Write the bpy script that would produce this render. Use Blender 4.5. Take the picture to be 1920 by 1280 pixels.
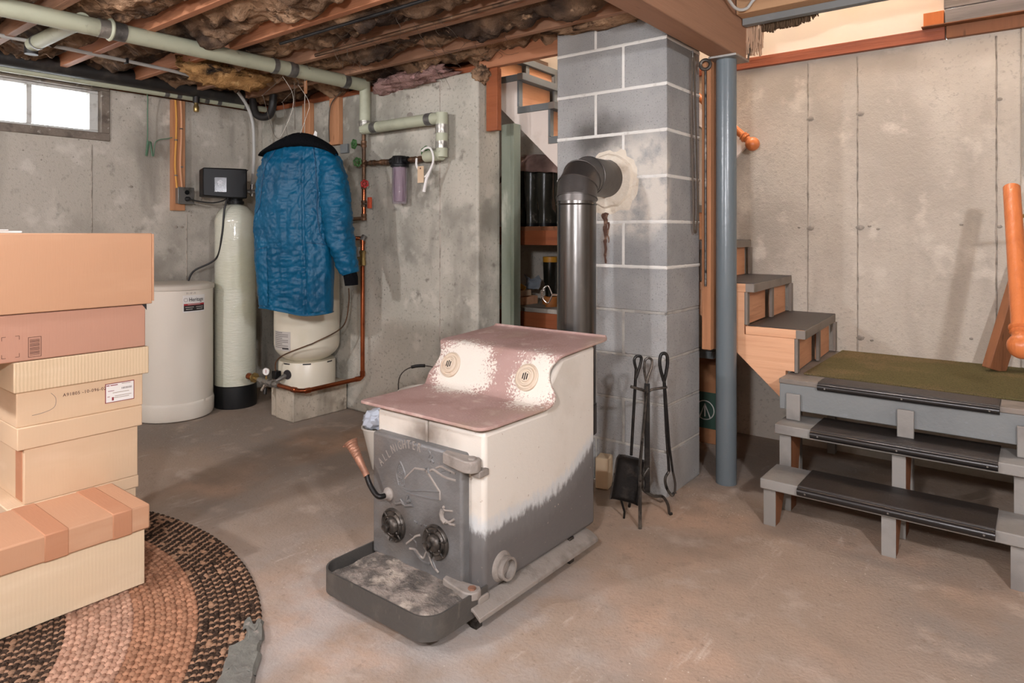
import bpy, bmesh, math, random
from mathutils import Vector, Matrix, noise as N3
random.seed(7)
for o in list(bpy.data.objects): bpy.data.objects.remove(o)
SC = bpy.context.scene
COL = SC.collection
# ------------------------------------------------------------------ camera, world, exposure
cam = bpy.data.cameras.new('camera'); camo = bpy.data.objects.new('camera', cam); COL.objects.link(camo)
cam.sensor_width = 36; cam.lens = 1258/1920*36; cam.shift_y = -203/1920
camo.location = (0, 0, 1.168); camo.rotation_euler = (math.pi/2, 0, math.radians(38.2))
cam.clip_start = 0.02
SC.camera = camo
W = bpy.data.worlds.new('world'); SC.world = W; W.use_nodes = True
W.node_tree.nodes['Background'].inputs[0].default_value = (0.93, 0.97, 1.0, 1)
W.node_tree.nodes['Background'].inputs[1].default_value = 8.0
SC.view_settings.view_transform = 'Standard'; SC.view_settings.look = 'None'
SC.view_settings.gamma = 1; SC.view_settings.use_curve_mapping = False
SC.view_settings.exposure = 0.0
LAMP_POWER = 690.0

# ------------------------------------------------------------------ materials
def S(r, g, b):
    f = lambda v: (v/255/12.92) if v/255 <= .04045 else ((v/255+.055)/1.055)**2.4
    return (f(r), f(g), f(b), 1)
class Nodes:
    def __init__(s, m):
        s.nt = m.node_tree; s.n = s.nt.nodes; s.l = s.nt.links
    def new(s, t, **kw):
        n = s.n.new(t)
        for k, v in kw.items(): setattr(n, k, v)
        return n
    def link(s, a, b): s.l.new(a, b)
    def put(s, sock, v):
        if hasattr(v, 'is_linked'): s.l.new(v, sock)
        else: sock.default_value = v
    def math(s, op, a, b=0.0, clamp=False):
        n = s.new('ShaderNodeMath', operation=op); n.use_clamp = clamp
        s.put(n.inputs[0], a); s.put(n.inputs[1], b); return n.outputs[0]
    def ramp(s, v, lo, hi):
        n = s.new('ShaderNodeMapRange'); n.interpolation_type = 'SMOOTHSTEP'
        s.put(n.inputs[0], v); n.inputs[1].default_value = lo; n.inputs[2].default_value = hi
        return n.outputs[0]
    def scale(s, v, k):
        n = s.new('ShaderNodeVectorMath', operation='MULTIPLY'); s.link(v, n.inputs[0]); n.inputs[1].default_value = k
        return n.outputs[0]
    def noise(s, v, sc, det=4, rough=.55, stretch=None):
        if stretch: v = s.scale(v, stretch)
        n = s.new('ShaderNodeTexNoise'); s.link(v, n.inputs['Vector']); n.inputs['Scale'].default_value = sc
        n.inputs['Detail'].default_value = det; n.inputs['Roughness'].default_value = rough
        return n.outputs[0]
    def voro(s, v, sc, stretch=None):
        if stretch: v = s.scale(v, stretch)
        n = s.new('ShaderNodeTexVoronoi'); s.link(v, n.inputs['Vector']); n.inputs['Scale'].default_value = sc
        return n.outputs[0]
    def sep(s, v):
        n = s.new('ShaderNodeSeparateXYZ'); s.link(v, n.inputs[0]); return n.outputs
    def mix(s, f, a, b):
        n = s.new('ShaderNodeMix', data_type='RGBA'); s.put(n.inputs[0], f); s.put(n.inputs[6], a); s.put(n.inputs[7], b)
        return n.outputs[2]
    def dist(s, v, c, k=(1, 1, 1)):
        a = s.new('ShaderNodeVectorMath', operation='SUBTRACT'); s.link(v, a.inputs[0]); a.inputs[1].default_value = c
        b = s.scale(a.outputs[0], k)
        d = s.new('ShaderNodeVectorMath', operation='LENGTH'); s.link(b, d.inputs[0]); return d.outputs['Value']
MATS = {}
def mat(name, base, rough=.7, metal=0., layers=(), bump=None, world=False, spec=.5, coat=0., emit=None, sheen=0., trans=0.):
    """layers: (kind, scale, colour, lo, hi, stretch) mixed one over the other; bump: (scale, strength)"""
    m = bpy.data.materials.new(name); m.use_nodes = True; MATS[name] = m
    q = Nodes(m); p = q.n['Principled BSDF']
    if world:
        pos = q.new('ShaderNodeNewGeometry').outputs['Position']
    else:
        tc = q.new('ShaderNodeTexCoord'); oi = q.new('ShaderNodeObjectInfo')
        a = q.new('ShaderNodeVectorMath', operation='SCALE'); a.inputs[0].default_value = (7, 11, 5)
        q.link(oi.outputs['Random'], a.inputs['Scale'])
        b = q.new('ShaderNodeVectorMath', operation='ADD'); q.link(tc.outputs['Object'], b.inputs[0]); q.link(a.outputs[0], b.inputs[1])
        pos = b.outputs[0]
    c = base
    for L in layers:
        if callable(L): c = L(q, pos, c); continue
        kind, sc, col, lo, hi = L[:5]; st = L[5] if len(L) > 5 else None
        v = q.noise(pos, sc, stretch=st) if kind == 'n' else q.voro(pos, sc, st)
        c = q.mix(q.ramp(v, lo, hi), c, col)
    q.put(p.inputs['Base Color'], c)
    q.put(p.inputs['Roughness'], rough); p.inputs['Metallic'].default_value = metal
    p.inputs['Specular IOR Level'].default_value = spec
    p.inputs['Coat Weight'].default_value = coat
    p.inputs['Sheen Weight'].default_value = sheen
    p.inputs['Transmission Weight'].default_value = trans
    if emit:
        p.inputs['Emission Color'].default_value = emit[0]; p.inputs['Emission Strength'].default_value = emit[1]
    if bump:
        bs = bump if isinstance(bump, list) else [bump]
        h = None
        for b_ in bs:
            v = q.noise(pos, b_[0], 5, .6, b_[2] if len(b_) > 2 else None)
            v = q.math('MULTIPLY', v, b_[1]); h = v if h is None else q.math('ADD', h, v)
        bn = q.new('ShaderNodeBump'); bn.inputs['Strength'].default_value = 1; bn.inputs['Distance'].default_value = .01
        q.link(h, bn.inputs['Height']); q.link(bn.outputs[0], p.inputs['Normal'])
    return m
def pits(q, pos, c):
    v = q.voro(pos, 26); d = q.math('MULTIPLY', q.math('LESS_THAN', v, .13), q.ramp(q.noise(pos, 3.1, 2), .52, .66))
    return q.mix(q.math('MULTIPLY', d, .55), c, S(88, 82, 74))
def soft_pits(q, pos, c): return q.mix(.75, pits(q, pos, c), c)
def concrete(name, base, dark, light, stain, seed=1.0, pt=pits):
    return mat(name, base, .88, layers=[
        ('n', .9*seed, light, .42, .62), ('n', 1.7*seed, dark, .46, .66), ('n', 3.2, stain, .54, .74, (1, 1, .22)),
        ('n', 60, dark, .54, .76), ('n', 7, light, .54, .70), ('n', 11, stain, .60, .76), pt], bump=[(9, .35), (60, .3), (160, .18)], world=True, spec=.25)
concrete('concrete_left', S(182, 174, 161), S(154, 147, 136), S(199, 191, 179), S(142, 135, 124))
concrete('concrete_back', S(178, 173, 160), S(142, 138, 127), S(196, 190, 177), S(124, 119, 109), 1.2)
concrete('concrete_stair', S(192, 182, 168), S(176, 166, 153), S(204, 194, 180), S(174, 164, 151), .8, soft_pits)
concrete('concrete_pale', S(186, 174, 156), S(150, 140, 124), S(203, 192, 174), S(122, 112, 98), 2.2)
def floor_dust(q, pos, c):      # pale ash dust trodden around the stove
    d = q.dist(pos, (-1.55, 1.45, 0), (1, 1.0, 1))
    f = q.math('MULTIPLY', q.ramp(d, .85, .3), q.ramp(q.noise(pos, 5), .35, .7))
    c = q.mix(q.math('MULTIPLY', f, .55), c, S(178, 176, 174))
    sp = q.math('MULTIPLY', q.math('LESS_THAN', q.voro(pos, 42), .10), q.ramp(q.noise(pos, 2.2, 2), .5, .62))
    return q.mix(q.math('MULTIPLY', sp, .8), c, S(214, 202, 186))
def scratches(q, pos, c):
    v = q.noise(pos, 7, 6, .7, (1.6, .35, 1)); return q.mix(q.math('MULTIPLY', q.ramp(v, .60, .74), .55), c, S(206, 190, 176))
mat('floor', S(164, 144, 126), .8, layers=[
    ('n', .75, S(146, 134, 123), .42, .6), ('n', 1.4, S(180, 152, 130), .5, .68), ('n', 2.7, S(144, 126, 110), .5, .8),
    ('n', 6, S(176, 158, 142), .54, .74), ('n', 15, S(148, 130, 114), .55, .8), ('n', 55, S(132, 114, 99), .58, .80), scratches, floor_dust], bump=[(14, .3), (90, .25)], world=True, spec=.3)
def soot(q, pos, c):
    n = q.math('MULTIPLY', q.math('SUBTRACT', q.noise(pos, 9), .5), .16)
    d = q.math('ADD', q.dist(pos, (-1.64, 2.74, 1.63), (.85, 0, 1.5)), n)
    c = q.mix(q.math('MULTIPLY', q.ramp(d, .23, .03), .8), c, S(62, 56, 50))
    r_ = q.math('ADD', q.dist(pos, (-1.6, 2.74, 1.10), (4.5, 0, .8)), n)
    c = q.mix(q.math('MULTIPLY', q.ramp(r_, .16, .04), .5), c, S(116, 98, 84))
    e = q.math('ADD', q.dist(pos, (-1.45, 2.74, 1.38), (.95, 0, .9)), n)
    c = q.mix(q.math('MULTIPLY', q.math('MULTIPLY', q.ramp(e, .27, .14), q.math('MULTIPLY', q.ramp(q.noise(pos, 13), .30, .56), q.ramp(q.sep(pos)[1], 2.80, 2.742))), .85), c, S(214, 206, 194))
    return c
mat('block', S(164, 163, 160), .92, layers=[('n', 2.2, S(142, 142, 141), .42, .66), ('n', 130, S(120, 120, 119), .56, .72), ('n', 1.1, S(166, 162, 156), .5, .7), soot],
    bump=[(190, .4), (45, .3)], world=True, spec=.2)
mat('mortar_white', S(218, 215, 208), .9, layers=[('n', 30, S(190, 186, 178), .55, .8)], bump=(60, .5), world=True, spec=.2)
mat('mortar_grey', S(172, 168, 160), .9, layers=[('n', 12, S(150, 146, 140), .45, .7), ('n', 3, S(196, 190, 180), .55, .7)], bump=(60, .5), world=True, spec=.2)
mat('plaster', S(214, 202, 184), .9, layers=[('n', 14, S(190, 172, 150), .5, .75), ('n', 40, S(224, 216, 202), .55, .8)], bump=(50, .5), world=True)
def wood(name, base, dark, axis='x', rough=.65, amt=1.):
    st = {'x': (1.2, 22, 22), 'y': (22, 1.2, 22), 'z': (22, 22, 1.2)}[axis]
    return mat(name, base, rough, layers=[('n', 1.3, dark, .42, .95, st), ('n', 3.5, dark, .60, .95, st), ('v', 2.6, dark, .09, .02, tuple(s**.5 for s in st))],
               bump=(3, .25*amt, st), spec=.35)
wood('wood_joist', S(164, 124, 98), S(120, 86, 66), 'x')
wood('wood_joist_red', S(182, 124, 90), S(136, 88, 62), 'x')
wood('wood_beam', S(158, 118, 92), S(124, 90, 68), 'y')
wood('wood_sill', S(150, 84, 52), S(112, 60, 38), 'x')
wood('wood_sill_red', S(146, 80, 54), S(108, 56, 38), 'x', .5)
wood('wood_stud', S(186, 132, 94), S(146, 98, 68), 'z')
wood('wood_raw', S(222, 170, 132), S(196, 138, 100), 'x')
wood('wood_raw_up', S(212, 158, 120), S(176, 118, 82), 'z')
wood('wood_raw_y', S(210, 154, 116), S(182, 124, 88), 'y')
wood('wood_shelf', S(150, 84, 50), S(108, 56, 34), 'x', .5)
wood('wood_rail', S(200, 116, 66), S(176, 94, 50), 'z', .3)
wood('wood_leaning', S(136, 88, 58), S(104, 66, 42), 'z', .6)
wood('wood_light', S(190, 150, 112), S(158, 120, 86), 'x')
wood('wood_plank_sheen', S(140, 134, 132), S(104, 98, 96), 'x', .2)
wood('wood_panel', S(226, 186, 140), S(206, 164, 118), 'z', .6)
mat('wood_green', S(128, 134, 118), .8, layers=[('n', 2.2, S(96, 104, 86), .45, .62, (1, 1, .35)), ('n', 5, S(176, 176, 160), .58, .7, (1, 1, .4))], bump=(40, .3))
mat('insulation', S(160, 129, 102), .9, layers=[('n', 3.2, S(104, 82, 64), .40, .60), ('n', 7, S(186, 152, 120), .52, .70), ('n', 1.5, S(62, 51, 44), .50, .62), ('n', 9, S(70, 56, 46), .56, .68), ('n', 28, S(84, 66, 52), .55, .75), ('n', 15, S(206, 172, 138), .62, .76)],
    bump=[(14, 1.6), (50, 1.0)], world=True, spec=.1)
mat('insulation_tan', S(176, 134, 86), .95, layers=[('n', 10, S(120, 88, 56), .48, .7), ('n', 4, S(48, 40, 34), .62, .7), ('n', 25, S(206, 168, 116), .56, .75)], bump=[(18, 1.5), (70, 1.)], spec=.1)
mat('insulation_pink', S(158, 126, 118), .95, layers=[('n', 9, S(116, 86, 80), .46, .66), ('n', 22, S(196, 156, 152), .56, .76)], bump=[(18, 1.5), (70, 1.)], spec=.1)
mat('pipe_jacket', S(178, 180, 156), .5, layers=[('n', 5, S(160, 160, 138), .48, .7), ('n', 24, S(134, 132, 114), .62, .8)], bump=(12, .2))
mat('tape_grey', S(122, 120, 116), .35, .5, layers=[('n', 12, S(92, 90, 86), .45, .7)], bump=(30, .5))
mat('tape_cloth', S(116, 116, 108), .7, layers=[('n', 12, S(102, 100, 94), .45, .7), ('n', 40, S(150, 142, 132), .6, .74)], bump=(40, .5))
mat('tape_silver', S(170, 166, 158), .3, .7, layers=[('n', 12, S(120, 116, 108), .45, .7)], bump=(30, .5))
mat('pvc_black', S(36, 34, 33), .5, layers=[('n', 8, S(66, 60, 54), .5, .75)])
mat('hose_grey', S(184, 182, 176), .45)
mat('cable_yellow', S(212, 150, 58), .5)
mat('cable_black', S(22, 21, 21), .45)
mat('wire_green', S(84, 118, 92), .5)
mat('wire_steel', S(176, 168, 156), .35, .8)
mat('wire_dark', S(86, 74, 62), .55, .3)
mat('copper', S(170, 96, 62), .28, 1., layers=[('n', 9, S(120, 66, 44), .45, .7)])
mat('copper_old', S(118, 88, 66), .5, .7, layers=[('n', 14, S(86, 66, 52), .45, .65), ('n', 30, S(150, 140, 118), .6, .75)])
mat('brass', S(170, 146, 96), .35, .9, layers=[('n', 20, S(110, 92, 64), .5, .7)])
mat('steel_grey', S(150, 146, 140), .4, .8, layers=[('n', 14, S(110, 104, 96), .5, .7)])
mat('green_knob', S(62, 104, 52), .5, layers=[('n', 30, S(40, 70, 38), .5, .7)])
mat('red_knob', S(176, 48, 40), .5, layers=[('n', 30, S(120, 36, 30), .5, .7)])
mat('red_lever', S(196, 78, 44), .5)
mat('tank_resin', S(208, 208, 190), .14, layers=[('n', 3, S(196, 196, 172), .45, .65)], coat=.8, bump=[(2, .15), (30, .5, (.6, .6, 3))])
mat('tank_base', S(20, 21, 22), .45)
mat('tank_beige', S(230, 222, 208), .5, layers=[('n', 2, S(221, 212, 197), .45, .7)], bump=(120, .05))
mat('tank_lid', S(206, 197, 183), .6)
mat('tank_cream', S(220, 212, 192), .35, layers=[('n', 3, S(210, 202, 180), .5, .7)], coat=.2)
mat('plastic_black', S(9, 9, 10), .5, spec=.3)
mat('screen', S(46, 44, 48), .2, layers=[('n', 14, S(24, 23, 26), .45, .6), ('n', 18, S(120, 116, 118), .60, .68), ('n', 16, S(96, 44, 50), .64, .70)])
mat('label_white', S(232, 229, 224), .55)
mat('label_grey', S(186, 180, 172), .55)
mat('ink_red', S(168, 44, 52), .6)
mat('ink_maroon', S(130, 40, 48), .7)
mat('ink_black', S(38, 34, 34), .7)
mat('ink_brown', S(88, 58, 48), .8)
mat('ink_faint', S(150, 132, 110), .8)
mat('ink_grey', S(118, 112, 108), .8)
mat('ink_green', S(42, 66, 54), .8)
def cardboard(name, base, dark, light, ribs=0.):
    def rib(q, pos, c):
        w = q.new('ShaderNodeTexWave'); w.bands_direction = 'Y'; q.link(pos, w.inputs[0]); w.inputs['Scale'].default_value = 30; w.inputs['Distortion'].default_value = 1.2; w.inputs['Detail'].default_value = 3
        return q.mix(q.math('MULTIPLY', q.math('MULTIPLY', w.outputs['Fac'], q.noise(pos, 6)), ribs), c, dark)
    return mat(name, base, .82, layers=[('n', 2.2, dark, .5, .85), ('n', 6, light, .5, .8, (1, .4, 2)), rib], bump=[(26, .05+.1*ribs, (1, 6, .6))], spec=.2)
cardboard('card_orange', S(190, 147, 115), S(183, 139, 107), S(195, 153, 121))
cardboard('card_brown', S(184, 140, 118), S(174, 129, 107), S(192, 149, 126), .12)
cardboard('card_pale', S(212, 184, 152), S(200, 169, 137), S(219, 193, 163), .1)
cardboard('card_pale_ribbed', S(216, 193, 160), S(178, 152, 118), S(222, 201, 170), .65)
cardboard('card_cream', S(220, 198, 166), S(204, 180, 146), S(228, 208, 178), .35)
cardboard('card_lid', S(194, 149, 117), S(180, 134, 103), S(203, 162, 130))
cardboard('card_tape', S(186, 134, 102), S(174, 121, 90), S(194, 144, 112))
cardboard('card_dark', S(150, 104, 72), S(128, 86, 58), S(164, 118, 84))
mat('jacket_blue', S(8, 80, 112), .38, layers=[('n', 4, S(6, 68, 98), .45, .68), ('n', 9, S(16, 94, 128), .58, .8)], bump=[(24, .5, (1, 1, .5)), (60, .2)], spec=.25)
mat('jacket_seam', S(16, 66, 100), .5)
mat('fur_black', S(16, 17, 20), .95, bump=(120, 1.2), spec=.1)
# stove
def heat_line(q, pos, c):      # cream paint burnt off to bare grey plate low down on the body
    x, y, z = q.sep(pos)
    e = q.math('MULTIPLY', q.math('POWER', q.math('MAXIMUM', q.math('SUBTRACT', y, 1.78), 0), 2.0), .95)
    line = q.math('ADD', .277, e)
    n = q.math('MULTIPLY', q.math('SUBTRACT', q.noise(pos, 60, 5, .6, (1, 1, .45)), .5), .075)
    n2 = q.math('MULTIPLY', q.math('SUBTRACT', q.noise(pos, 5, 2), .5), .05)
    d = q.math('SUBTRACT', q.math('ADD', q.math('ADD', z, n), n2), line)
    c = q.mix(q.math('MULTIPLY', q.ramp(d, .05, .01), .8), c, S(186, 190, 191))
    c = q.mix(q.ramp(d, .012, -.02), c, S(106, 104, 102))
    return q.mix(q.ramp(d, -.02, -.09), c, S(94, 91, 89))
def front_soot(q, pos, c):
    x, y, z = q.sep(pos)
    d = q.dist(pos, (-1.54, 1.5, .52), (1, 0, 2.2))
    f = q.math('MULTIPLY', q.ramp(d, .17, .02), q.ramp(y, 1.6, 1.53))
    f = q.math('MULTIPLY', f, q.ramp(q.noise(pos, 6), .25, .6))
    return q.mix(q.math('MULTIPLY', f, .85), c, S(92, 78, 66))
mat('stove_body', S(206, 199, 188), .5, layers=[('n', 4, S(196, 188, 176), .48, .7), heat_line, front_soot, ('n', 70, S(170, 156, 142), .68, .72)], bump=(40, .12), world=True)
def worn_cream(q, pos, c):     # remaining cream paint on the sloping part of the worn top
    x, y, z = q.sep(pos)
    n = q.math('MULTIPLY', q.math('SUBTRACT', q.noise(pos, 120, 4, .75), .5), .26)
    m = q.math('MULTIPLY', q.math('SUBTRACT', q.noise(pos, 16, 2), .5), .10)
    a = q.dist(pos, (-1.69, 1.85, .668), (.85, 1.0, 1.15)); b = q.dist(pos, (-1.355, 1.855, .66), (1.0, .75, .85))
    d = q.math('ADD', q.math('ADD', q.math('MINIMUM', q.math('SUBTRACT', a, .115), q.math('SUBTRACT', b, .08)), n), m)
    return q.mix(q.ramp(d, .012, -.004), c, S(212, 204, 192))
mat('stove_top', S(164, 134, 126), .68, layers=[('n', 5, S(148, 116, 108), .42, .66), ('n', 16, S(184, 160, 150), .54, .76), ('n', 2.5, S(168, 146, 130), .5, .7), worn_cream], bump=[(30, .2), (120, .15)], world=True)
mat('stove_vent', S(196, 180, 160), .6, layers=[('n', 30, S(186, 164, 142), .5, .7)])
def door_darker_area(q, pos, c):  # darker, uneven tone low in the middle of the door
    x, y, z = q.sep(pos)
    f = q.math('MULTIPLY', q.ramp(q.dist(pos, (-1.54, 1.49, .22), (.9, 0, 1.4)), .2, .03), q.ramp(q.noise(pos, 7), .3, .65))
    return q.mix(q.math('MULTIPLY', f, .8), c, S(66, 60, 55))
mat('cast_iron', S(122, 122, 121), .5, .35, layers=[('n', 6, S(104, 102, 100), .45, .68), ('n', 2.2, S(118, 108, 98), .52, .72), door_darker_area], bump=[(120, .18), (25, .15)], world=True)
mat('cast_dusty', S(146, 138, 130), .7, .15, layers=[('n', 14, S(122, 114, 106), .45, .7)], bump=(90, .25))
mat('iron_black', S(28, 26, 25), .42, .5, layers=[('n', 20, S(48, 44, 40), .5, .7)], bump=(80, .15))
mat('iron_worn', S(78, 73, 68), .42, .7, layers=[('n', 12, S(120, 112, 103), .50, .70), ('n', 40, S(30, 28, 26), .5, .7)], bump=(60, .2))
mat('tray_iron', S(84, 81, 77), .6, .4, layers=[('n', 9, S(104, 99, 92), .5, .72), ('n', 40, S(110, 104, 96), .62, .75, (1, 1, .3))], bump=(60, .2))
mat('ash', S(142, 131, 121), .95, layers=[('n', 9, S(86, 80, 74), .42, .6), ('n', 14, S(172, 160, 146), .52, .68), ('n', 40, S(96, 88, 82), .56, .7)], bump=[(20, .8), (90, .7)])
mat('stovepipe', S(98, 95, 92), .27, .95, layers=[('n', 5, S(80, 76, 73), .45, .7, (1, 1, .4)), ('n', 22, S(112, 106, 101), .6, .8)], bump=(7, .1))
mat('stovepipe_elbow', S(92, 88, 85), .42, .8, layers=[('n', 7, S(104, 96, 90), .5, .75)], bump=(40, .12))
mat('handle_coil', S(158, 116, 94), .5, .5, layers=[('n', 20, S(118, 84, 68), .5, .7)])
mat('chrome', S(196, 190, 184), .22, 1.)
mat('paint_grey', S(120, 123, 122), .6, layers=[('n', 3, S(108, 111, 111), .45, .7), ('n', 30, S(130, 134, 136), .6, .8)], bump=(60, .12), world=True)
mat('paint_grey_warm', S(138, 134, 128), .65, layers=[('n', 5, S(118, 113, 108), .45, .7)], bump=(60, .12))
mat('paint_grey_tread', S(128, 118, 108), .65, layers=[('n', 5, S(108, 99, 90), .45, .7)], bump=(60, .12))
mat('column_grey', S(104, 113, 117), .26, layers=[('n', 3, S(97, 106, 110), .45, .7, (1, 1, .2))], bump=(30, .1))
mat('rubber', S(46, 40, 36), .5, layers=[('n', 4, S(58, 50, 43), .48, .72)], bump=(120, .2))
mat('rubber_nosing', S(30, 27, 26), .3)
mat('carpet_olive', S(104, 94, 62), .95, layers=[('n', 3, S(124, 104, 74), .45, .66), ('n', 200, S(78, 74, 46), .5, .65)], bump=[(260, .8)], spec=.1)
mat('paint_white', S(240, 226, 214), .7, layers=[('n', 8, S(226, 210, 196), .52, .75), ('n', 30, S(204, 186, 170), .66, .8)], bump=(40, .2))
mat('plaster_cream', S(240, 228, 212), .8, layers=[('n', 2, S(238, 220, 196), .48, .7)], world=True)
mat('subfloor', S(112, 82, 60), .85, layers=[('n', 5, S(80, 60, 44), .45, .7)], world=True)
mat('window_frame', S(122, 110, 98), .7, layers=[('n', 12, S(88, 78, 68), .45, .7), ('n', 30, S(170, 164, 154), .58, .72)], bump=(40, .4))
mat('window_vinyl', S(196, 194, 188), .5, layers=[('n', 16, S(150, 144, 136), .5, .75)])
mat('rubber_boot', S(56, 54, 46), .3, layers=[('n', 6, S(82, 78, 67), .48, .7), ('n', 20, S(120, 112, 100), .58, .72)], bump=(20, .15))
mat('cloth_mauve', S(150, 122, 112), .85, layers=[('n', 5, S(110, 84, 76), .45, .7), ('n', 16, S(184, 164, 152), .66, .76)], bump=(16, .5))
mat('boot_yellow', S(198, 140, 40), .45)
mat('rubber_tan', S(176, 110, 52), .55)
mat('boot_dark', S(26, 26, 20), .25)
mat('paper_white', S(222, 218, 212), .6)
mat('packet_red', S(176, 70, 62), .5)
mat('packet_yellow', S(206, 160, 60), .5)
mat('bag_clear', S(176, 182, 190), .25, trans=.4)
mat('bag_blue', S(206, 214, 226), .4)
mat('bucket_white', S(226, 220, 208), .5)
mat('filter_core', S(206, 190, 200), .6, layers=[('n', 30, S(158, 136, 150), .45, .6, (1, 1, .1))])
mat('mop_tan', S(190, 156, 128), .9)
mat('brush_brown', S(96, 74, 52), .9)
mat('bulb', S(255, 246, 230), .4, emit=(S(248, 248, 254), LAMP_POWER))  # glow of the added, unseen globe lamps
mat('porcelain', S(228, 224, 216), .3)
mat('seam', S(170, 160, 148), .9, layers=[('n', 20, S(134, 126, 116), .45, .65)], world=True, bump=(60, .4))
mat('tie_spot', S(146, 137, 126), .9, layers=[('n', 40, S(166, 155, 143), .5, .7)], world=True, bump=(60, .5))
mat('rust', S(74, 48, 36), .9, layers=[('n', 30, S(122, 96, 78), .5, .7)], world=True)
g = mat('canister', S(226, 216, 228), .05, trans=.92); g.node_tree.nodes['Principled BSDF'].inputs['IOR'].default_value = 1.15
g = mat('glass', S(255, 255, 255), .15, trans=1.); g.node_tree.nodes['Principled BSDF'].inputs['IOR'].default_value = 1.02
def rug_mat():
    m = bpy.data.materials.new('rug_yarn'); m.use_nodes = True; MATS['rug_yarn'] = m
    q = Nodes(m); p = q.n['Principled BSDF']
    a = q.new('ShaderNodeAttribute'); a.attribute_name = 'yarn'
    pos = q.new('ShaderNodeNewGeometry').outputs['Position']
    q.link(q.mix(q.ramp(q.noise(pos, 160), .45, .75), a.outputs['Color'], S(120, 92, 72)), p.inputs['Base Color'])
    q.link(q.mix(q.math('MULTIPLY', q.ramp(q.noise(pos, 160), .45, .75), .3), a.outputs['Color'], S(150, 120, 96)), p.inputs['Base Color'])
    p.inputs['Roughness'].default_value = .95; p.inputs['Specular IOR Level'].default_value = .1
rug_mat()

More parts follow.
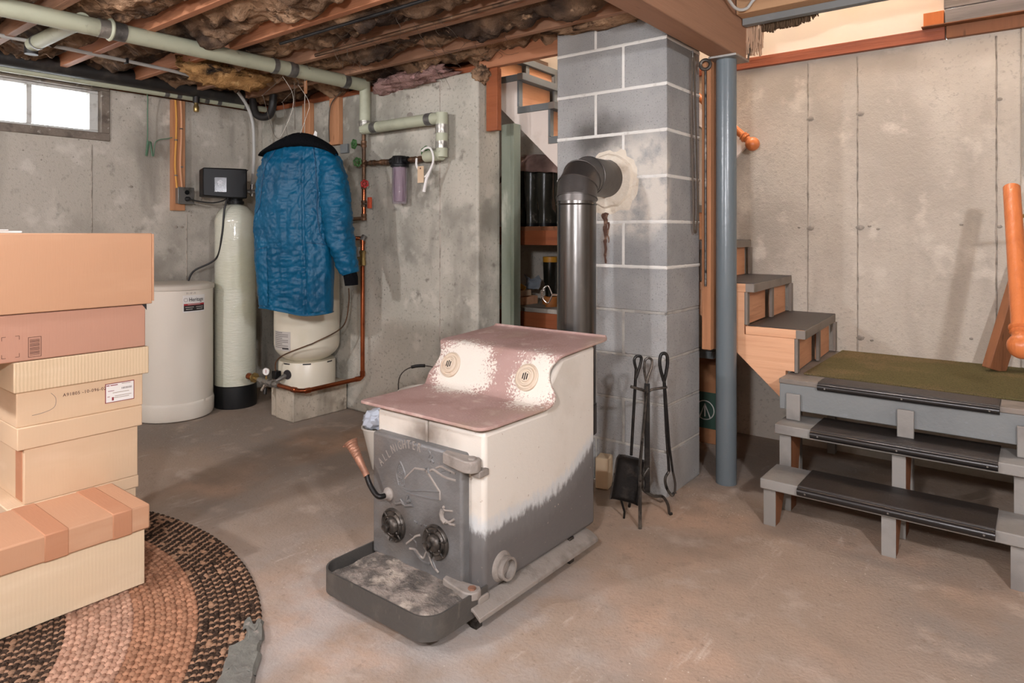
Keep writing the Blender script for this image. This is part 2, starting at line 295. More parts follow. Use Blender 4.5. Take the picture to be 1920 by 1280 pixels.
# ------------------------------------------------------------------ mesh helpers (all shapes are given in room metres)
ORG = {}
def V(*a): return Vector(a)
class MB:
    def __init__(s): s.v = []; s.f = []
    def add(s, vs, fs):
        o = len(s.v); s.v += [Vector(v) for v in vs]; s.f += [tuple(i+o for i in f) for f in fs]; return s
    def box(s, x0, x1, y0, y1, z0, z1):
        return s.add([(x, y, z) for z in (z0, z1) for y in (y0, y1) for x in (x0, x1)],
                     [(0, 2, 3, 1), (4, 5, 7, 6), (0, 1, 5, 4), (2, 6, 7, 3), (0, 4, 6, 2), (1, 3, 7, 5)])
    def tube(s, pts, r, n=12, caps=True, closed=False):
        pts = [Vector(p) for p in pts]; k = len(pts); rs = r if isinstance(r, (list, tuple)) else [r]*k
        ref = None; rings = []
        for i, p in enumerate(pts):
            if closed: t = pts[(i+1) % k]-pts[i-1]
            else: t = (pts[min(i+1, k-1)]-pts[max(i-1, 0)])
            if t.length < 1e-9: t = Vector((0, 0, 1))
            t.normalize()
            if ref is None:
                ref = Vector((0, 0, 1)) if abs(t.z) < .9 else Vector((1, 0, 0))
            u = ref-t*ref.dot(t)
            if u.length < 1e-6: u = t.orthogonal()
            u.normalize(); w = t.cross(u); ref = u
            rings.append([p+(u*math.cos(2*math.pi*j/n)+w*math.sin(2*math.pi*j/n))*rs[i] for j in range(n)])
        vs = [q for R in rings for q in R]; fs = []
        for i in range(k if closed else k-1):
            i2 = (i+1) % k
            for j in range(n): fs.append((i*n+j, i*n+(j+1) % n, i2*n+(j+1) % n, i2*n+j))
        if caps and not closed:
            fs.append(tuple(reversed(range(n)))); fs.append(tuple((k-1)*n+j for j in range(n)))
        return s.add(vs, fs)
    def lathe(s, prof, c, axis=(0, 0, 1), n=32, caps=True):
        """prof: (radius, height) from the base point c along axis"""
        a = Vector(axis).normalized(); u = a.orthogonal().normalized(); w = a.cross(u); c = Vector(c)
        k = len(prof); vs = []
        for r, h in prof:
            vs += [c+a*h+(u*math.cos(2*math.pi*j/n)+w*math.sin(2*math.pi*j/n))*max(r, 1e-4) for j in range(n)]
        fs = []
        for i in range(k-1):
            for j in range(n): fs.append((i*n+j, i*n+(j+1) % n, (i+1)*n+(j+1) % n, (i+1)*n+j))
        if caps: fs.append(tuple(reversed(range(n)))); fs.append(tuple((k-1)*n+j for j in range(n)))
        return s.add(vs, fs)
    def prism(s, poly, a, b, plane='yz'):
        """polygon in a plane, pulled from a to b along the third axis"""
        mk = {'yz': lambda p, t: (t, p[0], p[1]), 'xz': lambda p, t: (p[0], t, p[1]), 'xy': lambda p, t: (p[0], p[1], t)}[plane]
        n = len(poly)
        return s.add([mk(p, a) for p in poly]+[mk(p, b) for p in poly],
                     [tuple(range(n)), tuple(reversed(range(n, 2*n)))]+[(i, n+i, n+(i+1) % n, (i+1) % n) for i in range(n)])
    def grid(s, fn, nu, nv, thick=None):
        vs = [fn(i/(nu-1), j/(nv-1)) for j in range(nv) for i in range(nu)]
        return s.add(vs, [(j*nu+i, j*nu+i+1, (j+1)*nu+i+1, (j+1)*nu+i) for j in range(nv-1) for i in range(nu-1)])
    def sphere(s, c, r, n=16, m=10, sc=(1, 1, 1)):
        c = Vector(c); vs = []; fs = []
        for j in range(m+1):
            t = math.pi*j/m
            for i in range(n):
                p = 2*math.pi*i/n; vs.append(c+Vector((math.sin(t)*math.cos(p)*sc[0], math.sin(t)*math.sin(p)*sc[1], math.cos(t)*sc[2]))*r)
        for j in range(m):
            for i in range(n): fs.append((j*n+i, (j+1)*n+i, (j+1)*n+(i+1) % n, j*n+(i+1) % n))
        return s.add(vs, fs)
    def turn(s, ang, c, axis='Z'):
        R = Matrix.Rotation(ang, 3, axis); c = Vector(c); s.v = [R @ (v-c)+c for v in s.v]; return s
    def xf(s, M): s.v = [M @ v for v in s.v]; return s
    def build(s, name, m, parent=None, smooth=True, bevel=0., seg=2, kind=None, label=None, ang=40):
        me = bpy.data.meshes.new(name)
        lo = Vector([min(v[i] for v in s.v) for i in range(3)]); hi = Vector([max(v[i] for v in s.v) for i in range(3)])
        o_ = Vector(((lo.x+hi.x)/2, (lo.y+hi.y)/2, lo.z))
        me.from_pydata([v-o_ for v in s.v], [], s.f)
        bm = bmesh.new(); bm.from_mesh(me); bmesh.ops.recalc_face_normals(bm, faces=bm.faces); bm.to_mesh(me); bm.free()
        me.materials.append(MATS[m])
        if smooth:
            me.polygons.foreach_set('use_smooth', [True]*len(me.polygons)); me.set_sharp_from_angle(angle=math.radians(ang))
        return link(me, name, o_, parent, bevel, seg, kind, label)
def link(me, name, o_, parent=None, bevel=0., seg=2, kind=None, label=None):
    ob = bpy.data.objects.new(name, me); COL.objects.link(ob)
    ORG[ob.name] = o_
    if parent is not None:
        ob.parent = parent; ob.location = o_-ORG[parent.name]
    else: ob.location = o_
    if bevel:
        b = ob.modifiers.new('bevel', 'BEVEL'); b.width = bevel; b.segments = seg; b.limit_method = 'ANGLE'; b.angle_limit = math.radians(35)
    if kind: ob['kind'] = kind
    if label: ob['label'] = label
    return ob
def thing(name, label, cat, loc, group=None, kind=None):
    o = bpy.data.objects.new(name, None); COL.objects.link(o); o.location = loc; o.empty_display_size = .1
    ORG[o.name] = Vector(loc); o['label'] = label; o['category'] = cat
    if group: o['group'] = group
    if kind: o['kind'] = kind
    return o
def tag(o, label, cat, group=None, kind=None):
    o['label'] = label; o['category'] = cat
    if group: o['group'] = group
    if kind: o['kind'] = kind
    return o
def struct(o, label=None):
    o['kind'] = 'structure'
    if label: o['label'] = label
    return o
def bx(name, m, x0, x1, y0, y1, z0, z1, parent=None, bevel=.002, **k):
    return MB().box(x0, x1, y0, y1, z0, z1).build(name, m, parent, bevel=bevel, **k)
def clone(ob, loc, parent):
    c = ob.copy(); COL.objects.link(c); c.parent = parent; c.location = Vector(loc)-(ORG[parent.name] if parent else Vector()); ORG[c.name] = Vector(loc); return c
def frame(o, right, up):
    r = Vector(right).normalized(); u = Vector(up).normalized(); n = r.cross(u)
    M = Matrix.Identity(4)
    for i in range(3): M[i][0] = r[i]; M[i][1] = u[i]; M[i][2] = n[i]; M[i][3] = o[i]
    return M
def text(body, size, m, name, parent, M, ext=.0008, align='CENTER', sx=1., space=1.):
    cu = bpy.data.curves.new('t', 'FONT'); cu.body = body; cu.size = size; cu.extrude = ext; cu.align_x = align; cu.align_y = 'CENTER'; cu.resolution_u = 3
    cu.space_character = space
    to = bpy.data.objects.new('t', cu); COL.objects.link(to)
    dg = bpy.context.evaluated_depsgraph_get(); me = bpy.data.meshes.new_from_object(to.evaluated_get(dg))
    mb = MB(); mb.add([M @ Vector((v.co.x*sx, v.co.y, v.co.z)) for v in me.vertices], [tuple(p.vertices) for p in me.polygons])
    bpy.data.objects.remove(to); bpy.data.curves.remove(cu); bpy.data.meshes.remove(me)
    if parent == 'raw': return mb
    return mb.build(name, m, parent, smooth=False)
def arc(c, r, a0, a1, n, u, w):
    c = Vector(c); u = Vector(u); w = Vector(w)
    return [c+u*math.cos(a0+(a1-a0)*i/n)*r+w*math.sin(a0+(a1-a0)*i/n)*r for i in range(n+1)]
def bend(pts, r, n=6):
    """round the corners of a polyline"""
    pts = [Vector(p) for p in pts]; out = [pts[0]]
    for i in range(1, len(pts)-1):
        a, b, c = pts[i-1], pts[i], pts[i+1]; d = min(r, (a-b).length*.49, (c-b).length*.49)
        p, q = b+(a-b).normalized()*d, b+(c-b).normalized()*d
        for k in range(n+1):
            t = k/n; out.append(p*(1-t)**2+b*2*t*(1-t)+q*t*t)
    return out+[pts[-1]]
def smooth_path(pts, n=8):
    pts = [Vector(p) for p in pts]; out = []
    for i in range(len(pts)-1):
        p0 = pts[max(i-1, 0)]; p1 = pts[i]; p2 = pts[i+1]; p3 = pts[min(i+2, len(pts)-1)]
        for k in range(n):
            t = k/n; out.append(.5*((2*p1)+(p2-p0)*t+(2*p0-5*p1+4*p2-p3)*t*t+(3*p1-p0-3*p2+p3)*t**3))
    return out+[pts[-1]]
PI = math.pi
# ------------------------------------------------------------------ the room
XL, YB, YS, XR = -4.65, 2.83, 3.91, .25      # left wall, back wall, stair wall, stairwell's right wall
struct(bx('floor', 'floor', -4.9, 2.7, -3.4, 4.15, -.1, 0, bevel=0), 'stained grey and tan concrete basement floor')
wl = MB().box(XL-.25, XL, -3.4, 4.15, 0, 1.75).box(XL-.25, XL, -3.4, .87, 1.75, 2.08).box(XL-.25, XL, 1.77, 4.15, 1.75, 2.08).build('wall_left', 'concrete_left', smooth=False)
struct(wl, 'poured concrete wall with the small window')
wb = MB().box(XL, -2.47, YB, 3.03, 0, 2.08).build('wall_back', 'concrete_back', bevel=.012); struct(wb, 'poured concrete wall behind the water tanks')
ws = MB().box(XL, .45, YS, 4.15, 0, 2.118).build('wall_stair', 'concrete_stair', smooth=False); struct(ws, 'pale poured concrete wall beside the stairs')
wr = MB().box(XR, .45, 3.30, YS, 0, 2.118).build('wall_right', 'concrete_stair', smooth=False); struct(wr, 'concrete return wall at the right end of the landing')
struct(bx('wall_front', 'concrete_left', .25, 2.7, 3.10, 3.3, 0, 2.36, bevel=0), 'concrete wall past the steps')
struct(bx('wall_far_right', 'concrete_left', 2.5, 2.7, -3.4, 3.1, 0, 2.36, bevel=0), 'concrete wall at the far right of the basement')
struct(bx('wall_behind', 'concrete_left', -4.9, 2.7, -3.4, -3.2, 0, 2.36, bevel=0), 'concrete wall behind the viewer')
# form seams and tie marks cast into the walls
def seam_v(wall, x, y, z0, z1, ax):
    mb = MB(); k = 40
    for side in (0,):
        a = [(z0+(z1-z0)*i/k, .004+.003*N3.noise(Vector((x*3, y*3, i*.9))), .003*N3.noise(Vector((x, 5, i*.5)))) for i in range(k+1)]
        pts = []
        for z, w, off in a:
            if ax == 'y': pts += [(x+off-w, y, z), (x+off, y-.0045, z), (x+off+w, y, z)]
            else: pts += [(x, y+off-w, z), (x+.0045, y+off, z), (x, y+off+w, z)]
        mb.add(pts, [f for i in range(k) for f in ((i*3, i*3+1, i*3+4, i*3+3), (i*3+1, i*3+2, i*3+5, i*3+4))])
    mb.build('form_seam', 'seam', wall, smooth=False)
def tie(wall, x, y, z, ax, r=.018):
    mb = MB(); n = 14
    ring = lambda rr, d: [((x+rr*(1+.35*N3.noise(Vector((i, x*9, z*9))))*math.cos(2*PI*i/n), y-d, z+rr*.7*math.sin(2*PI*i/n)) if ax == 'y' else (x+d, y+rr*math.cos(2*PI*i/n), z+rr*.7*math.sin(2*PI*i/n))) for i in range(n)]
    mb.add(ring(r, .001)+ring(r*.55, .005), [(i, (i+1) % n, n+(i+1) % n, n+i) for i in range(n)]+[tuple(range(n, 2*n))])
    mb.build('tie_mark', 'tie_spot', wall)
for x in (-1.003, -.756, -.162):
    seam_v(ws, x, YS, .5, 2.1, 'y')
    for z in (.62, 1.2, 1.8): tie(ws, x+.012, YS, z+.004*x, 'y', .02 if x < -.7 else .012)
for x, z in ((-.70, 1.205), (-.66, 1.19), (-1.05, 1.2), (-.3, 1.21), (-.26, .66), (-.69, .61)): tie(ws, x, YS, z, 'y', .009)
seam_v(wb, -2.764, YB, .0, 2.06, 'y'); tie(wb, -3.02, YB, 1.885, 'y', .028)
seam_v(wl, XL, 1.668, .2, 1.72, 'x'); seam_v(wl, XL, 2.26, .2, 1.3, 'x')
for y, z in ((2.19, 1.21), (2.23, 1.21), (1.9, 1.47)): tie(wl, XL, y, z, 'x', .012)

# ceiling: subfloor with its joists
ceil = MB().box(-4.9, 2.7, -3.4, 3.12, 2.34, 2.38).box(-4.9, -2.75, 3.12, YS, 2.34, 2.38).build('ceiling', 'subfloor', smooth=False); struct(ceil, 'underside of the floor above')
JY = [-2.84, -2.45, -2.06, -1.67, -1.28, -.89, -.5, -.11, .28, .67, 1.06, 1.45, 1.86, 2.25, 2.60]
for i, y in enumerate(JY):
    bx('joist', 'wood_joist_red' if i in (11, 12, 8) else 'wood_joist', XL-.2, -1.205, y-.019, y+.019, 2.13, 2.34, ceil, .003)
    if y < 1.9: bx('joist', 'wood_joist', -1.095, 2.5, y-.019, y+.019, 2.13, 2.34, ceil, .003)
bx('rim_joist', 'wood_sill', XL-.2, -2.47, 2.99, 3.03, 2.12, 2.34, ceil, .003)
bx('rim_joist', 'wood_sill', XL-.2, XL-.16, -3.3, 2.99, 2.12, 2.34, ceil, .003)
# blocking between the joists
for x, k in ((-2.52, 13), (-3.6, 11), (-1.75, 12)):
    MB().box(x-.02, x+.02, JY[k]+.019, JY[k+1]-.019, 2.15, 2.34).build('bridging', 'wood_joist', ceil, bevel=.002)
struct(MB().box(XL-.2, -2.47, 2.86, 3.0, 2.08, 2.12).build('trim_1', 'wood_sill', bevel=.003), 'wooden sill plate on top of the back wall')
struct(MB().box(XL-.2, XL-.03, -3.3, 2.86, 2.08, 2.12).build('trim_2', 'wood_sill', bevel=.003), 'wooden sill plate on top of the window wall')
struct(MB().box(-2.47, -1.872, 2.84, 2.88, 2.085, 2.22).build('trim_3', 'wood_joist_red', bevel=.003), 'brown header board between wall corner and chimney')
struct(MB().box(-3.6, -.365, YS-.03, YS+.05, 2.118, 2.178).build('trim_4', 'wood_sill_red', bevel=.003), 'red-brown sill board along the top of the stair wall')
struct(MB().box(-.36, XR, YS-.03, YS+.05, 2.118, 2.178).build('trim_5', 'wood_leaning', bevel=.003), 'dull brown end of the sill board in the right corner')
# upper walls of the stairwell
struct(bx('wall_upper_stair', 'plaster_cream', -3.6, .45, YS, 4.1, 2.178, 4.7, bevel=0), 'cream plaster wall above the stairs')
struct(bx('wall_upper_front', 'plaster_cream', -3.6, .45, 3.12, 3.16, 2.38, 4.7, bevel=0), 'upper stairwell wall on the room side')
struct(bx('wall_upper_left', 'plaster_cream', -3.7, -3.6, 3.12, YS, 2.38, 4.7, bevel=0), 'upper stairwell end wall')
struct(bx('wall_upper_right', 'plaster_cream', XR, .45, 3.16, YS, 2.118, 4.7, bevel=0), 'upper stairwell wall over the landing')
struct(bx('ceiling_upper', 'plaster_cream', -3.7, .45, 3.12, 4.1, 4.7, 4.8, bevel=0), 'ceiling over the stairwell')
# header of the stair opening
hd = struct(bx('trim_6', 'wood_light', -1.09, XR, 3.04, 3.12, 2.165, 2.34, bevel=.003), 'pale wooden header of the stair opening')
struct(bx('trim_7', 'paint_grey', -1.09, XR, 3.12, 3.16, 2.135, 2.34, bevel=.002), 'grey edge of the stair opening')
# floor boards butting over the stair wall at upper right
ub = thing('floor_boards', 'shiny grey-brown floorboards above the right end of the sill', 'floorboards', (-.2, YS-.05, 2.18))
bx('board', 'wood_plank_sheen', -.362, XR, YS-.06, YS, 2.186, 2.252, ub); bx('board', 'wood_plank_sheen', -.366, XR, YS-.06, YS, 2.255, 2.40, ub)
bx('edge_strip', 'wood_leaning', -.46, XR, YS-.07, YS, 2.179, 2.184, ub, .001)
tag(bx('wood_block', 'wood_rail', -.452, -.366, YS-.058, YS-.001, 2.186, 2.25, bevel=.002), 'small orange-brown wood block on the sill beside the floorboards', 'block')

# beam, post
tag(bx('ceiling_beam', 'wood_beam', -1.205, -1.095, -3.2, 3.19, 1.985, 2.34, bevel=.004), 'heavy brown wooden beam running to the grey post', 'beam')
post = thing('steel_post', 'round grey painted steel post under the end of the beam', 'post', (-1.155, 3.09, 0))
MB().lathe([(.047, 0), (.047, 1.975)], (-1.155, 3.09, 0), n=36).build('column', 'column_grey', post)
bx('cap_plate', 'steel_grey', -1.21, -1.08, 3.01, 3.185, 1.975, 1.985, post, .001)

# window
win = struct(thing('window_1', 'small two-pane basement window high in the left wall', 'window', (XL-.1, 1.32, 1.75))); del win['category']
fr = MB(); y0, y1, z0, z1 = .87, 1.77, 1.75, 2.10
fr.box(XL-.12, XL+.012, y0, y1, z0, z0+.05).box(XL-.12, XL+.012, y0, y1, z1-.035, z1).box(XL-.12, XL+.012, y0, y0+.05, z0+.05, z1-.035).box(XL-.12, XL+.012, y1-.05, y1, z0+.05, z1-.035)
fr.build('window_frame', 'window_frame', win, bevel=.004)
sa = MB(); a0, a1, b0, b1 = .92, 1.72, 1.80, 2.065
sa.box(XL-.1, XL-.04, a0, a1, b0, b0+.018).box(XL-.1, XL-.04, a0, a1, b1-.018, b1).box(XL-.1, XL-.04, a0, a0+.03, b0+.018, b1-.018).box(XL-.1, XL-.04, a1-.05, a1, b0+.018, b1-.018).box(XL-.1, XL-.035, 1.335, 1.362, b0+.018, b1-.018)
sa.build('sash', 'window_vinyl', win, bevel=.003)
bx('pane', 'glass', XL-.075, XL-.071, .95, 1.335, 1.818, 2.047, win, 0); bx('pane', 'glass', XL-.075, XL-.071, 1.362, 1.67, 1.818, 2.047, win, 0)

# added globe lamps, all out of view, standing in for a camera flash
def added_ceiling_lamp(x, y, z, label, r=.07, e=1.):
    t = thing('added_ceiling_lamp', label, 'lamp', (x, y, z-r), 'added ceiling lamps')
    MB().lathe([(.07, .045), (.07, .03), (.055, .015), (.03, 0)], (x, y, z+r), n=24).build('base', 'porcelain', t)
    if z < 3: MB().lathe([(.012, z+r+.04), (.012, 2.34)], (x, y, 0), n=10).build('stem', 'porcelain', t)
    m = 'bulb'
    if e != 1.:
        m = 'bulb_%g' % e
        if m not in MATS: mat(m, S(255, 246, 230), .4, emit=(S(248, 248, 254), LAMP_POWER*e))
    MB().sphere((x, y, z), r, 14, 8).build('globe', m, t)
def added_standing_lamp(x, y, z, label, r=.085, e=1.):  # added light beside the camera, unseen, in place of a flash
    t = thing('added_standing_lamp', label, 'lamp', (x, y, 0)); m = 'bulb_stand'
    mat(m, S(255, 246, 230), .4, emit=(S(248, 248, 254), LAMP_POWER*e))
    MB().lathe([(.14, 0), (.14, .015), (.03, .03)], (x, y, 0), n=28).build('base', 'iron_black', t); MB().lathe([(.011, .02), (.011, z-r-.03)], (x, y, 0), n=12).build('pole', 'iron_black', t)
    MB().lathe([(.03, z-r-.04), (.035, z-r), (.03, z-r+.01)], (x, y, 0), n=16).build('socket', 'porcelain', t); MB().sphere((x, y, z), r, 14, 8).build('globe', m, t)
added_standing_lamp(-.30, -.22, 1.50, 'added unseen globe lamp on a thin black pole beside the viewer', e=.8)
added_ceiling_lamp(1.0, .2, 1.95, 'added unseen globe lamp under the joists at the far right', e=1.5)
added_ceiling_lamp(-2.6, -1.3, 1.95, 'added unseen globe lamp under the joists on the window side', e=1.4)
added_ceiling_lamp(-2.25, .30, 1.92, 'added unseen globe lamp under the joists above the rug', e=.2)
added_ceiling_lamp(-1.1, 3.55, 4.5, 'added unseen globe lamp over the stairwell', e=1.2)

# ------------------------------------------------------------------ insulation batts
def batt(y0, y1, x0, x1, seed, m='insulation', zb=2.215, amp=.072):
    nx, ny = 260, 26
    def fn(u, v):
        x = x0+(x1-x0)*u; y = y0+(y1-y0)*v
        p = Vector((x*3.1, y*3.1, seed)); p2 = Vector((x*7+1.5*N3.noise(Vector((x*4, y*4, 9))), y*7, seed+3)); p3 = Vector((x*19, y*24, seed+5))
        edge = math.sin(PI*min(max(v, 0), 1))
        b = N3.noise(p)*.9+abs(N3.noise(p2))*1.3+abs(N3.noise(p3))*.55
        z = zb-.05*edge-amp*b*(.35+.65*edge)
        return (x, y+.008*N3.noise(p2), max(z, 2.15 if abs(x+3.35) < .06 else 2.085))
    o = MB().grid(fn, nx, ny).build('insulation_batt', m, ang=180)
    return o
for i in range(6, len(JY)):
    a = JY[i]+.02; b = (JY[i+1]-.02) if i+1 < len(JY) else 2.97
    which = {6: 'second bay behind the big boxes', 7: 'bay over the tall box stack', 8: 'bay in line with the window', 9: 'bay just beyond the near joists', 10: 'bay left of the first red joist',
             11: 'bay between the two red joists', 12: 'bay beyond the longer red joist', 13: 'bay nearest the pipe drop', 14: 'last bay above the back wall'}[i]
    tag(batt(a, b, -4.62, -1.21 if i < 14 else -1.885, i*3.7), 'dirty brown insulation batt, '+which, 'insulation', 'ceiling insulation batts')
tag(batt(2.9, 3.1, -2.46, -1.88, 91, zb=2.33, amp=.02), 'short dark insulation batt behind the header board', 'insulation', 'ceiling insulation batts')
def lump(c, sc, m, seed, label):
    mb = MB().sphere((0, 0, 0), 1, 36, 22)
    vs = []
    for v in mb.v:
        k = 1+.30*N3.noise(v*1.9+Vector((seed, 0, 0)))+.30*N3.noise(v*4.5+Vector((0, seed, 0)))+.16*N3.noise(v*11)
        vs.append(Vector((v.x*sc[0]*k+c[0], v.y*sc[1]*k+c[1], v.z*sc[2]*k+c[2])))
    mb.v = vs; return tag(mb.build('insulation_scrap', m, ang=180), label, 'insulation')
lump((-3.80, 2.09, 2.12), (.14, .27, .085), 'insulation_tan', 2, 'sagging tan insulation scrap under the pale pipe')
lump((-2.93, 2.80, 2.10), (.27, .08, .05), 'insulation_pink', 5, 'pinkish insulation tuft on top of the back wall')
lump((-3.2, 2.83, 2.09), (.13, .07, .055), 'insulation_pink', 9, 'small greyish pink insulation tuft beside the pipe elbow')
lump((-2.46, 2.86, 2.06), (.06, .05, .05), 'insulation', 12, 'dark insulation tuft at the wall corner')
lump((-1.55, 2.68, 2.15), (.34, .08, .035), 'insulation', 15, 'dark cobwebbed insulation over the chimney blocks')
# cobweb threads
random.seed(3)
def strand(p, n=9, L=.12):
    q = Vector(p); out = [q.copy()]
    d = Vector((random.uniform(-1, 1), random.uniform(-1, 1), random.uniform(-.9, .2)))
    for i in range(n):
        d += Vector((random.uniform(-1, 1), random.uniform(-1, 1), random.uniform(-.8, .6)))*.6; d.normalize(); q = q+d*(L/n); q.z = max(q.z, 2.0); out.append(q.copy())
    return out
cb = MB()
for i in range(45):
    cb.tube(strand((random.uniform(-3.1, -1.9), random.uniform(1.95, 2.78), 2.13), 8, random.uniform(.08, .3)), 0.0008, 4)
tag(cb.build('cobweb_strands', 'wire_dark'), 'fine pale cobweb strands hanging from the joists', 'cobweb', kind='stuff')

# ------------------------------------------------------------------ chimney
ch = thing('chimney', 'grey concrete block chimney with pale mortar joints', 'chimney', (-1.58, 2.92, 0))
CX0, CX1, CY0, CY1 = -1.871, -1.289, 2.739, 3.10
CH = .2032; G = .006
protos = {}
for r in range(12):
    z = r*CH; top = min(z+CH, 2.335)
    sp = -1.505 if r % 2 else -1.652
    for side, (a, b) in enumerate(((CX0, sp-G), (sp+G, CX1))):
        key = (r % 2, side, round(top-z, 3)); loc = V((a+b)/2+random.uniform(-.001, .001), (CY0+CY1)/2, z+G)
        if key not in protos: protos[key] = bx('concrete_block', 'block', a, b, CY0, CY1, z+G, top-G, ch, .004)
        else: clone(protos[key], loc, ch)
mz = 4*CH
bx('mortar', 'mortar_grey', CX0+.006, CX1-.006, CY0+.006, CY1-.006, 0, mz+.05, ch, 0)
bx('mortar', 'mortar_white', CX0+.004, CX1-.004, CY0+.004, CY1-.004, mz+.05, 2.335, ch, 0)
for r in range(1, 12):   # tooled joints standing a little proud
    z = r*CH; m = 'mortar_white' if r > 4 else 'mortar_grey'; k = 40; mb = MB()
    pts = []
    path = [(CX0, CY0, 0, -1)]+[(CX0+(CX1-CX0)*i/30, CY0, 0, -1) for i in range(1, 31)]+[(CX1, CY0+(CY1-CY0)*i/18, 1, 0) for i in range(0, 19)]
    for i, (x, y, nx_, ny_) in enumerate(path):
        w = (.0085 if r > 4 else .006)+.003*N3.noise(Vector((i*.6, r*3, 0))); d = .0015 if r > 4 else -.002
        pts += [(x+nx_*-.003, y-ny_*-.003*-1 if False else y+ny_*-.003, z-w), (x+nx_*d, y+ny_*d, z-w*.6), (x+nx_*d, y+ny_*d, z+w*.6), (x+nx_*-.003, y+ny_*-.003, z+w)]
    n = len(path)
    mb.add(pts, [(i*4+j, i*4+j+1, i*4+j+5, i*4+j+4) for i in range(n-1) for j in range(3)])
    mb.build('mortar_joint', m, ch, ang=180)
for r in range(1, 12):
    sp = -1.505 if r % 2 else -1.652; z = r*CH
    bx('mortar_joint', 'mortar_white' if r > 4 else 'mortar_grey', sp-.007, sp+.007, CY0-.001, CY0+.02, z+.004, min(z+CH, 2.33)-.004, ch, .002)
# plaster patch round the flue
def patch(cx, cz, r0, y, seed, wob, m, name, d=.010, kx=1., kz=1.):
    mb = MB(); n = 48
    rr = [r0*(1+wob*N3.noise(Vector((3*math.cos(2*PI*i/n), 3*math.sin(2*PI*i/n), seed)))) for i in range(n)]
    vs = [(cx+kx*rr[i]*math.cos(2*PI*i/n), y-.0005, cz+kz*rr[i]*math.sin(2*PI*i/n)) for i in range(n)]+[(cx+kx*rr[i]*.93*math.cos(2*PI*i/n), y-d, cz+kz*rr[i]*.93*math.sin(2*PI*i/n)) for i in range(n)]+[(cx, y-d-.004, cz)]
    mb.add(vs, [(i, (i+1) % n, n+(i+1) % n, n+i) for i in range(n)]+[(n+i, n+(i+1) % n, 2*n) for i in range(n)])
    return mb.build(name, m, ch)
patch(-1.575, 1.405, .150, CY0, 3, .22, 'plaster', 'plaster_patch', .003)
patch(-1.58, 1.412, .128, CY0-.002, 8, .08, 'plaster', 'plaster_collar', .014)
def drip(pts, w, seed):
    mb = MB(); n = len(pts); vs = []
    for i, (x, z) in enumerate(pts):
        ww = w*(1+.7*N3.noise(Vector((seed, i*.9, 0))))*(1-.6*i/n)
        vs += [(x-ww, CY0-.0016, z), (x, CY0-.003, z), (x+ww, CY0-.0016, z)]
    mb.add(vs, [f for i in range(n-1) for f in ((3*i, 3*i+1, 3*i+4, 3*i+3), (3*i+1, 3*i+2, 3*i+5, 3*i+4))]); mb.build('rust_drip', 'rust', ch)
drip([(-1.598+.002*math.sin(i*1.3), 1.235-.013*i) for i in range(17)], .012, 1)
drip([(-1.60+.005*math.sin(i*1.9), 1.275-.012*i) for i in range(5)], .024, 4)
drip([(-1.583+.004*math.sin(i*1.1), 1.22-.012*i) for i in range(9)], .006, 7)

# stove pipe
sp_ = thing('stovepipe', 'dark metal stovepipe rising from the stove into the chimney', 'stovepipe', (-1.55, 2.42, .35))
R = .083
pv = [(-1.543, 2.40, .40), (-1.548, 2.41, .62), (-1.556, 2.425, 1.31)]
MB().tube(pv, R, 48).build('pipe_section', 'stovepipe', sp_)
MB().tube([(-1.543, 2.40, .33), (-1.543, 2.40, .45)], R+.004, 40).build('clean_out_cap', 'stovepipe_elbow', sp_)
MB().tube([(-1.543, 2.15, .45), (-1.543, 2.34, .45)], .07, 32).build('flue_outlet', 'stovepipe_elbow', sp_)
el = [V(-1.556, 2.425, 1.305)]+[V(-1.556-.02*i/3, 2.545-.12*math.cos(PI/6*i), 1.315+.105*math.sin(PI/6*i)) for i in range(0, 4)]+[V(-1.585, 2.72, 1.42)]
MB().tube(el, R+.003, 48).build('elbow', 'stovepipe_elbow', sp_, ang=12)
def ring(p, t, r, w, name, m, parent, n=40):
    p = Vector(p); t = Vector(t).normalized(); u = t.orthogonal().normalized(); q = t.cross(u)
    return MB().tube([p+(u*math.cos(2*PI*i/n)+q*math.sin(2*PI*i/n))*r for i in range(n)], w, 8, closed=True).build(name, m, parent)
for i in (1, 2, 3, 4):
    t = (el[i+1]-el[i-1]); ring(el[i], t, R+.0035, .003, 'crimp_bead', 'stovepipe_elbow', sp_)
ring((-1.556, 2.425, 1.29), (0, 0, 1), R+.002, .003, 'crimp_bead', 'stovepipe', sp_)
MB().lathe([(R+.003, 0), (R+.025, .002), (R+.026, .006), (R+.003, .008)], (-1.585, 2.722, 1.42), (0, 1, 0), n=48).build('wall_collar', 'stovepipe_elbow', sp_)
# coiled damper handle sticking out to the left of the pipe
dh = MB(); c0 = V(-1.634, 2.405, .90)
dh.tube([c0, c0+V(-.035, 0, 0)], .006, 10)
loop = [c0+V(-.035, 0, 0), c0+V(-.055, 0, .036), c0+V(-.075, 0, .03), c0+V(-.088, 0, .012), c0+V(-.088, 0, -.012), c0+V(-.075, 0, -.03), c0+V(-.055, 0, -.036), c0+V(-.035, 0, 0)]
dh.tube(smooth_path(loop), .0028, 8)
coil = [c0+V(-.088+.007*math.cos(i*.9), .007*math.sin(i*.9), .018-.036*i/40) for i in range(41)]
dh.tube(coil, .0022, 6)
dh.build('damper_handle', 'chrome', sp_, label='chrome coiled damper handle')
